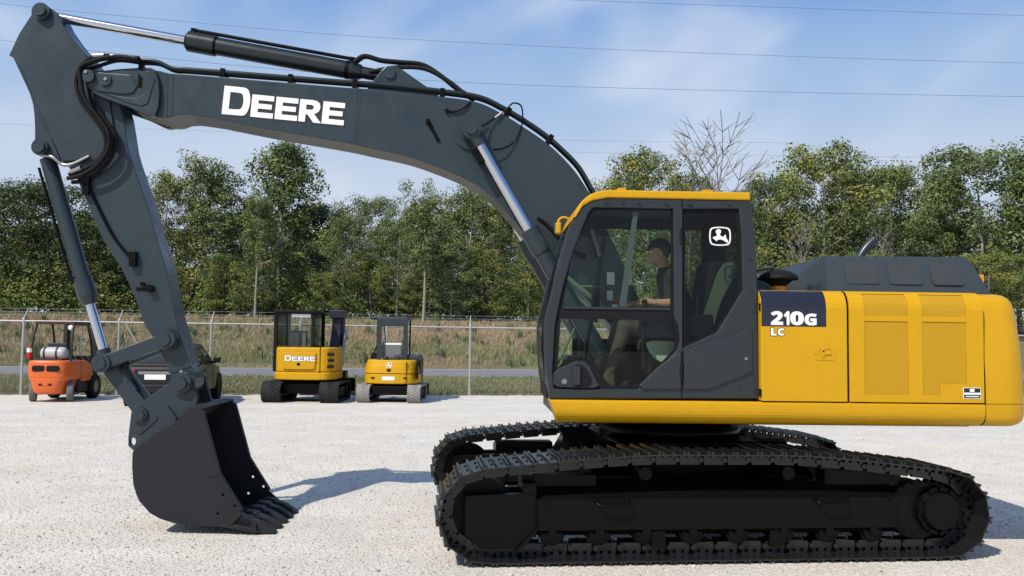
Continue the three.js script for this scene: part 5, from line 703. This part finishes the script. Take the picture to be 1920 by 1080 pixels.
  const K = {   // kinds of tree, about 12 m tall
    poplar: { n: 24, low: .40, w: .17, rise: 1.7, form: tall, twigs: 2, leaf: [92, .098, .80], pal: sage.concat(mid), bark: barkPale },
    tulip: { n: 30, low: .14, w: .30, rise: .55, form: cone, twigs: 2, leaf: [96, .10, .85], pal: dark.concat(mid), bark: barkPale },
    broad: { n: 28, low: .12, w: .30, rise: .8, form: round, twigs: 2, leaf: [96, .10, 1.0], pal: mid.concat(sage), bark: barkPale },
    gold: { n: 26, low: .14, w: .29, rise: .8, form: round, twigs: 2, leaf: [92, .10, .95], pal: olive.concat(mid), bark: barkPale },
    shade: { n: 30, low: .08, w: .34, rise: .6, form: round, twigs: 2, leaf: [96, .112, 1.15], pal: dark, bark: barkDark },
    thicket: { n: 32, low: .01, w: .34, rise: .45, form: t => 1.0 - .6 * t, twigs: 2, leaf: [84, .10, .95], pal: mid.concat(olive, dark), bark: barkDark },
    dead: { n: 22, low: .35, w: .22, rise: 1.6, form: tall, twigs: 9, bare: true, bark: barkPale },
  };
  seed(901); const protos = {};
  for (const [k, v] of Object.entries(K)) protos[k] = [0, 1].map(() => { const { segs, tips } = limbs(12, v); return { wood: woodGeo(segs), leaf: v.bare ? null : leafGeo(tips, ...v.leaf, v.pal), bark: v.bark }; });
  const H0 = {};
  for (const k in protos) protos[k].forEach(p => { (p.leaf || p.wood).computeBoundingBox(); p.h = (p.leaf || p.wood).boundingBox.max.y; });
  function plantTree(kind, w, yTop, label, group, turn, wide = 1, v = 0) {
    const p = protos[kind][v], o = thing(kind === 'dead' ? 'bare_tree' : 'tree', label, 'tree', [w.x, w.y, w.z], turn, group), k = (yTop - w.y) / p.h; o.scale.set(k * wide, k, k * wide);
    obj('trunk', p.wood, p.bark, o); if (p.leaf) obj('crown', p.leaf, leafMat, o); return o;
  }
  ;[
    ['shade', -37.54, -66.00, 2.93, 13.22, 1.15, 0, 'dark tree at the left end of the wood', 'trees along the front of the wood'],
    ['shade', -33.31, -64.00, 2.88, 13.22, 1.20, 1, 'dark broad tree behind the bucket cylinder', 'trees along the front of the wood'],
    ['shade', -30.54, -66.00, 2.90, 13.31, 1.10, 0, 'dark tree seen between bucket cylinder and arm', 'trees along the front of the wood'],
    ['gold', -26.76, -67.00, 2.91, 14.44, 0.80, 0, 'small yellow-green tree just right of the arm', 'trees along the front of the wood'],
    ['poplar', -22.40, -66.00, 2.88, 15.76, 1.15, 0, 'upright grey-green tree left of the tallest tree', 'trees along the front of the wood'],
    ['tulip', -17.94, -68.00, 2.90, 17.17, 1.15, 0, 'tallest tree, spreading dark green crown under the lettering', 'trees along the front of the wood'],
    ['poplar', -17.72, -61.50, 2.70, 12.95, 0.85, 1, 'slim pale-trunked tree in front of the tallest tree', 'trees along the front of the wood'],
    ['shade', -15.80, -72.00, 2.96, 13.08, 1.00, 1, 'dark tree behind the right skirts of the tallest tree', 'trees along the front of the wood'],
    ['broad', -11.06, -67.00, 2.86, 12.75, 0.85, 0, 'twin-topped small tree right of the tallest tree', 'trees along the front of the wood'],
    ['broad', -12.47, -65.00, 2.81, 11.09, 0.80, 1, 'low green tree above the closed-cab compact machine', 'trees along the front of the wood'],
    ['poplar', -6.07, -61.50, 2.62, 13.17, 1.10, 1, 'pale open-crowned tree with white trunk under the boom', 'trees along the front of the wood'],
    ['broad', -8.53, -65.00, 2.78, 10.74, 0.85, 0, 'low round tree above the open-canopy compact machine', 'trees along the front of the wood'],
    ['broad', -3.71, -70.00, 2.89, 14.07, 1.00, 1, 'green tree rising to the underside of the boom', 'trees along the front of the wood'],
    ['gold', -0.72, -70.00, 2.88, 12.95, 0.85, 1, 'yellow-green tree beside the boom cylinder', 'trees along the front of the wood'],
    ['tulip', 1.14, -66.00, 2.75, 10.40, 0.80, 1, 'green tree low beside the front of the cab', 'trees along the front of the wood'],
    ['broad', 4.29, -72.00, 2.90, 12.10, 0.90, 0, 'tree seen behind boom foot and cab front', 'trees along the front of the wood'],
    ['gold', 9.10, -80.00, 3.02, 17.12, 0.70, 0, 'rounded light green tree over the front of the cab roof', 'trees along the front of the wood'],
    ['gold', 11.46, -72.00, 2.88, 17.66, 0.95, 1, 'yellow-green tree over the middle of the cab roof', 'trees along the front of the wood'],
    ['dead', 13.91, -70.00, 2.82, 19.02, 0.95, 0, 'smaller bare tree above the cab roof', 'trees along the front of the wood'],
    ['dead', 16.56, -70.00, 2.81, 20.05, 1.25, 1, 'taller bare tree above the cab roof', 'trees along the front of the wood'],
    ['gold', 14.71, -74.00, 2.90, 15.91, 0.90, 0, 'olive tree at the foot of the bare trees', 'trees along the front of the wood'],
    ['shade', 23.20, -80.00, 2.98, 17.79, 0.75, 0, 'dark tree just behind the rear of the cab roof', 'trees along the front of the wood'],
    ['broad', 18.80, -76.00, 2.93, 15.18, 0.80, 1, 'green tree right below the taller bare tree', 'trees along the front of the wood'],
    ['gold', 24.14, -70.00, 2.75, 17.98, 1.10, 0, 'broad yellow-green tree above the engine cover', 'trees along the front of the wood'],
    ['dead', 20.22, -62.00, 2.08, 10.87, 0.70, 0, 'pale leafless sapling in front of the yellow-green tree', 'trees along the front of the wood'],
    ['broad', 28.65, -74.00, 2.86, 16.77, 0.90, 0, 'green tree filling the gap right of the yellow-green tree', 'trees along the front of the wood'],
    ['broad', 30.01, -70.00, 2.71, 16.59, 1.05, 1, 'grey-green rounded tree over the exhaust pipe', 'trees along the front of the wood'],
    ['dead', 26.68, -64.00, 2.20, 10.45, 0.60, 1, 'thin leafless tree rising behind the exhaust pipe', 'trees along the front of the wood'],
    ['tulip', 36.07, -74.00, 2.83, 16.63, 0.95, 0, 'dark green tree between two taller crowns at right', 'trees along the front of the wood'],
    ['broad', 38.78, -72.00, 2.73, 18.71, 1.20, 0, 'tall dark green tree over the counterweight', 'trees along the front of the wood'],
    ['tulip', 40.97, -70.00, 2.63, 17.59, 1.10, 1, 'green tree cut by the right edge of the picture', 'trees along the front of the wood'],
    ['broad', 46.73, -72.00, 2.67, 17.48, 1.10, 0, 'first tree past the right edge of the picture', 'trees along the front of the wood'],
    ['gold', 52.97, -74.00, 2.71, 17.53, 1.10, 1, 'second tree past the right edge of the picture', 'trees along the front of the wood'],
    ['broad', 58.38, -74.00, 2.67, 18.05, 1.20, 1, 'third tree past the right edge of the picture', 'trees along the front of the wood'],
    ['shade', -41.56, -66.00, 2.94, 13.49, 1.10, 1, 'first dark tree past the left edge of the picture', 'trees along the front of the wood'],
    ['broad', -50.71, -89.95, 3.37, 13.18, 1.90, 0, 'tree deep in the wood, first of the rear rank from the left', 'trees of the wood'],
    ['thicket', -45.26, -91.22, 3.37, 13.43, 1.90, 1, 'tree deep in the wood, second of the rear rank from the left', 'trees of the wood'],
    ['tulip', -41.93, -91.43, 3.37, 14.11, 1.90, 0, 'tree deep in the wood, third of the rear rank from the left', 'trees of the wood'],
    ['thicket', -31.86, -83.13, 3.20, 12.18, 1.90, 1, 'tree deep in the wood, fourth of the rear rank from the left', 'trees of the wood'],
    ['gold', -28.70, -87.44, 3.26, 14.18, 1.90, 0, 'tree deep in the wood, fifth of the rear rank from the left', 'trees of the wood'],
    ['broad', -22.38, -84.17, 3.19, 14.26, 1.90, 1, 'tree deep in the wood, sixth of the rear rank from the left', 'trees of the wood'],
    ['thicket', -19.37, -91.16, 3.30, 12.89, 1.90, 0, 'tree deep in the wood, seventh of the rear rank from the left', 'trees of the wood'],
    ['tulip', -11.77, -83.60, 3.15, 12.04, 1.90, 1, 'tree deep in the wood, eighth of the rear rank from the left', 'trees of the wood'],
    ['thicket', -7.10, -88.17, 3.21, 14.79, 1.90, 0, 'tree deep in the wood, ninth of the rear rank from the left', 'trees of the wood'],
    ['gold', -3.34, -90.71, 3.24, 15.51, 1.90, 1, 'tree deep in the wood, tenth of the rear rank from the left', 'trees of the wood'],
    ['broad', 2.31, -91.82, 3.24, 15.28, 1.90, 0, 'tree deep in the wood, eleventh of the rear rank from the left', 'trees of the wood'],
    ['thicket', 9.27, -91.61, 3.22, 15.17, 1.90, 1, 'tree deep in the wood, twelfth of the rear rank from the left', 'trees of the wood'],
    ['tulip', 12.87, -84.05, 3.08, 13.32, 1.90, 0, 'tree deep in the wood, thirteenth of the rear rank from the left', 'trees of the wood'],
    ['thicket', 20.43, -91.67, 3.19, 14.42, 1.90, 1, 'tree deep in the wood, fourteenth of the rear rank from the left', 'trees of the wood'],
    ['gold', 24.12, -85.61, 3.07, 14.46, 1.90, 0, 'tree deep in the wood, fifteenth of the rear rank from the left', 'trees of the wood'],
    ['broad', 26.78, -82.65, 3.01, 14.37, 1.90, 1, 'tree deep in the wood, sixteenth of the rear rank from the left', 'trees of the wood'],
    ['thicket', 31.77, -82.03, 2.99, 13.43, 1.90, 0, 'tree deep in the wood, seventeenth of the rear rank from the left', 'trees of the wood'],
    ['tulip', 38.84, -85.10, 3.02, 14.49, 1.90, 1, 'tree deep in the wood, eighteenth of the rear rank from the left', 'trees of the wood'],
    ['thicket', 44.26, -85.16, 3.01, 14.27, 1.90, 0, 'tree deep in the wood, nineteenth of the rear rank from the left', 'trees of the wood'],
    ['gold', 47.19, -82.57, 2.95, 13.49, 1.90, 1, 'tree deep in the wood, twentieth of the rear rank from the left', 'trees of the wood'],
    ['thicket', -36.28, -65.25, 2.91, 8.59, 1.30, 0, 'low young tree on the front edge of the wood, first from the left', 'trees of the wood'],
    ['broad', -33.57, -65.36, 2.90, 8.65, 1.30, 1, 'low young tree on the front edge of the wood, second from the left', 'trees of the wood'],
    ['thicket', -30.23, -63.03, 2.85, 7.14, 1.30, 0, 'low young tree on the front edge of the wood, third from the left', 'trees of the wood'],
    ['thicket', -29.16, -65.87, 2.90, 8.37, 1.30, 1, 'low young tree on the front edge of the wood, fourth from the left', 'trees of the wood'],
    ['gold', -25.80, -65.79, 2.89, 7.03, 1.30, 0, 'low young tree on the front edge of the wood, fifth from the left', 'trees of the wood'],
    ['thicket', -20.95, -64.06, 2.83, 7.90, 1.30, 1, 'low young tree on the front edge of the wood, sixth from the left', 'trees of the wood'],
    ['broad', -18.47, -63.32, 2.79, 6.86, 1.30, 0, 'low young tree on the front edge of the wood, seventh from the left', 'trees of the wood'],
    ['thicket', -15.73, -65.58, 2.85, 7.03, 1.30, 1, 'low young tree on the front edge of the wood, eighth from the left', 'trees of the wood'],
    ['thicket', -13.47, -63.27, 2.75, 6.53, 1.30, 0, 'low young tree on the front edge of the wood, ninth from the left', 'trees of the wood'],
    ['gold', -10.47, -65.75, 2.83, 7.56, 1.30, 1, 'low young tree on the front edge of the wood, tenth from the left', 'trees of the wood'],
    ['thicket', -7.31, -64.64, 2.76, 6.76, 1.30, 0, 'low young tree on the front edge of the wood, eleventh from the left', 'trees of the wood'],
    ['broad', -4.34, -63.53, 2.69, 8.11, 1.30, 1, 'low young tree on the front edge of the wood, twelfth from the left', 'trees of the wood'],
    ['thicket', -1.87, -65.07, 2.74, 8.70, 1.30, 0, 'low young tree on the front edge of the wood, thirteenth from the left', 'trees of the wood'],
    ['thicket', 2.63, -63.15, 2.63, 8.52, 1.30, 1, 'low young tree on the front edge of the wood, fourteenth from the left', 'trees of the wood'],
    ['gold', 5.61, -64.22, 2.65, 7.80, 1.30, 0, 'low young tree on the front edge of the wood, fifteenth from the left', 'trees of the wood'],
    ['thicket', 7.42, -65.48, 2.69, 7.80, 1.30, 1, 'low young tree on the front edge of the wood, sixteenth from the left', 'trees of the wood'],
    ['broad', 10.43, -63.17, 2.49, 8.02, 1.30, 0, 'low young tree on the front edge of the wood, seventeenth from the left', 'trees of the wood'],
    ['thicket', 14.39, -64.48, 2.58, 9.11, 1.30, 1, 'low young tree on the front edge of the wood, eighteenth from the left', 'trees of the wood'],
    ['thicket', 17.42, -65.19, 2.60, 9.00, 1.30, 0, 'low young tree on the front edge of the wood, nineteenth from the left', 'trees of the wood'],
    ['gold', 20.65, -65.36, 2.55, 7.86, 1.30, 1, 'low young tree on the front edge of the wood, twentieth from the left', 'trees of the wood'],
    ['thicket', 21.54, -63.45, 2.25, 8.16, 1.30, 0, 'low young tree on the front edge of the wood, twenty-first from the left', 'trees of the wood'],
    ['broad', 26.07, -64.36, 2.27, 8.63, 1.30, 1, 'low young tree on the front edge of the wood, twenty-second from the left', 'trees of the wood'],
    ['thicket', 29.99, -65.93, 2.39, 7.50, 1.30, 0, 'low young tree on the front edge of the wood, twenty-third from the left', 'trees of the wood'],
    ['thicket', 31.71, -65.19, 2.24, 8.32, 1.30, 1, 'low young tree on the front edge of the wood, twenty-fourth from the left', 'trees of the wood'],
    ['gold', 34.24, -64.21, 2.04, 8.72, 1.30, 0, 'low young tree on the front edge of the wood, twenty-fifth from the left', 'trees of the wood'],
    ['thicket', 37.62, -65.97, 2.20, 8.74, 1.30, 1, 'low young tree on the front edge of the wood, twenty-sixth from the left', 'trees of the wood']].forEach(([kind, x, z, y, yTop, wide, v, label, group], i) => plantTree(kind, V(x, y, z), yTop, label, group, i * 1.9, wide, v));
  // undergrowth: leafy bushes along the wood's edge
  seed(77); const bushes = [0, 1, 2].map(i => { const tips = []; for (let k = 0; k < 26; k++) { const a = rr(0, 6.28), r = rr(0, 1.3); tips.push([V(Math.cos(a) * r, rr(.3, 1.9) * (1.25 - r * .5), Math.sin(a) * r), 1, 1]); } return { leaf: leafGeo(tips, 64, .066, .52, [mid.concat(olive), mid, dark.concat(mid)][i]), wood: merge([0, 1, 2, 3, 4].map(q => rod([0, -.1, 0], [rr(-.8, .8), rr(1, 1.6), rr(-.8, .8)], .03, .012, 5))) }; });
  const nth = ['first', 'second', 'third', 'fourth', 'fifth', 'sixth', 'seventh', 'eighth', 'ninth', 'tenth', 'eleventh', 'twelfth', 'thirteenth', 'fourteenth', 'fifteenth', 'sixteenth', 'seventeenth', 'eighteenth', 'nineteenth', 'twentieth', 'twenty-first', 'twenty-second', 'twenty-third', 'twenty-fourth', 'twenty-fifth', 'twenty-sixth'];
  const n = 26; for (let i = 0; i < n; i++) { const s = mix(-31, 13, (i + rr(-.3, .3)) / (n - 1)), t = rr(38, 43.5), w = backW(s, landY(t) - .1, t), o = thing('bush', `leafy bush at the foot of the wood, ${nth[i]} bush from the left`, 'bush', [w.x, w.y, w.z], rr(0, 6), 'bushes along the foot of the wood'), k = rr(1.0, 2.1); o.scale.set(k, k * rr(.8, 1.15), k); const b = bushes[i % 3]; obj('stems', b.wood, barkDark, o); obj('foliage', b.leaf, leafMat, o); }
  for (let i = 0; i < 24; i++) { const s = mix(-36, 22, (i + rr(-.3, .3)) / 23), t = rr(46, 50), w = backW(s, landY(t) - .1, t), o = thing('bush', `tall thicket bush inside the wood, ${nth[i]} of the second row from the left`, 'bush', [w.x, w.y, w.z], rr(0, 6), 'thicket bushes inside the wood'), k = rr(2.0, 2.9); o.scale.set(k * 1.15, k * rr(.85, 1.1), k); const b = bushes[(i + 1) % 3]; obj('stems', b.wood, barkDark, o); obj('foliage', b.leaf, leafMat, o); }
}
renderer.render(scene, camera);
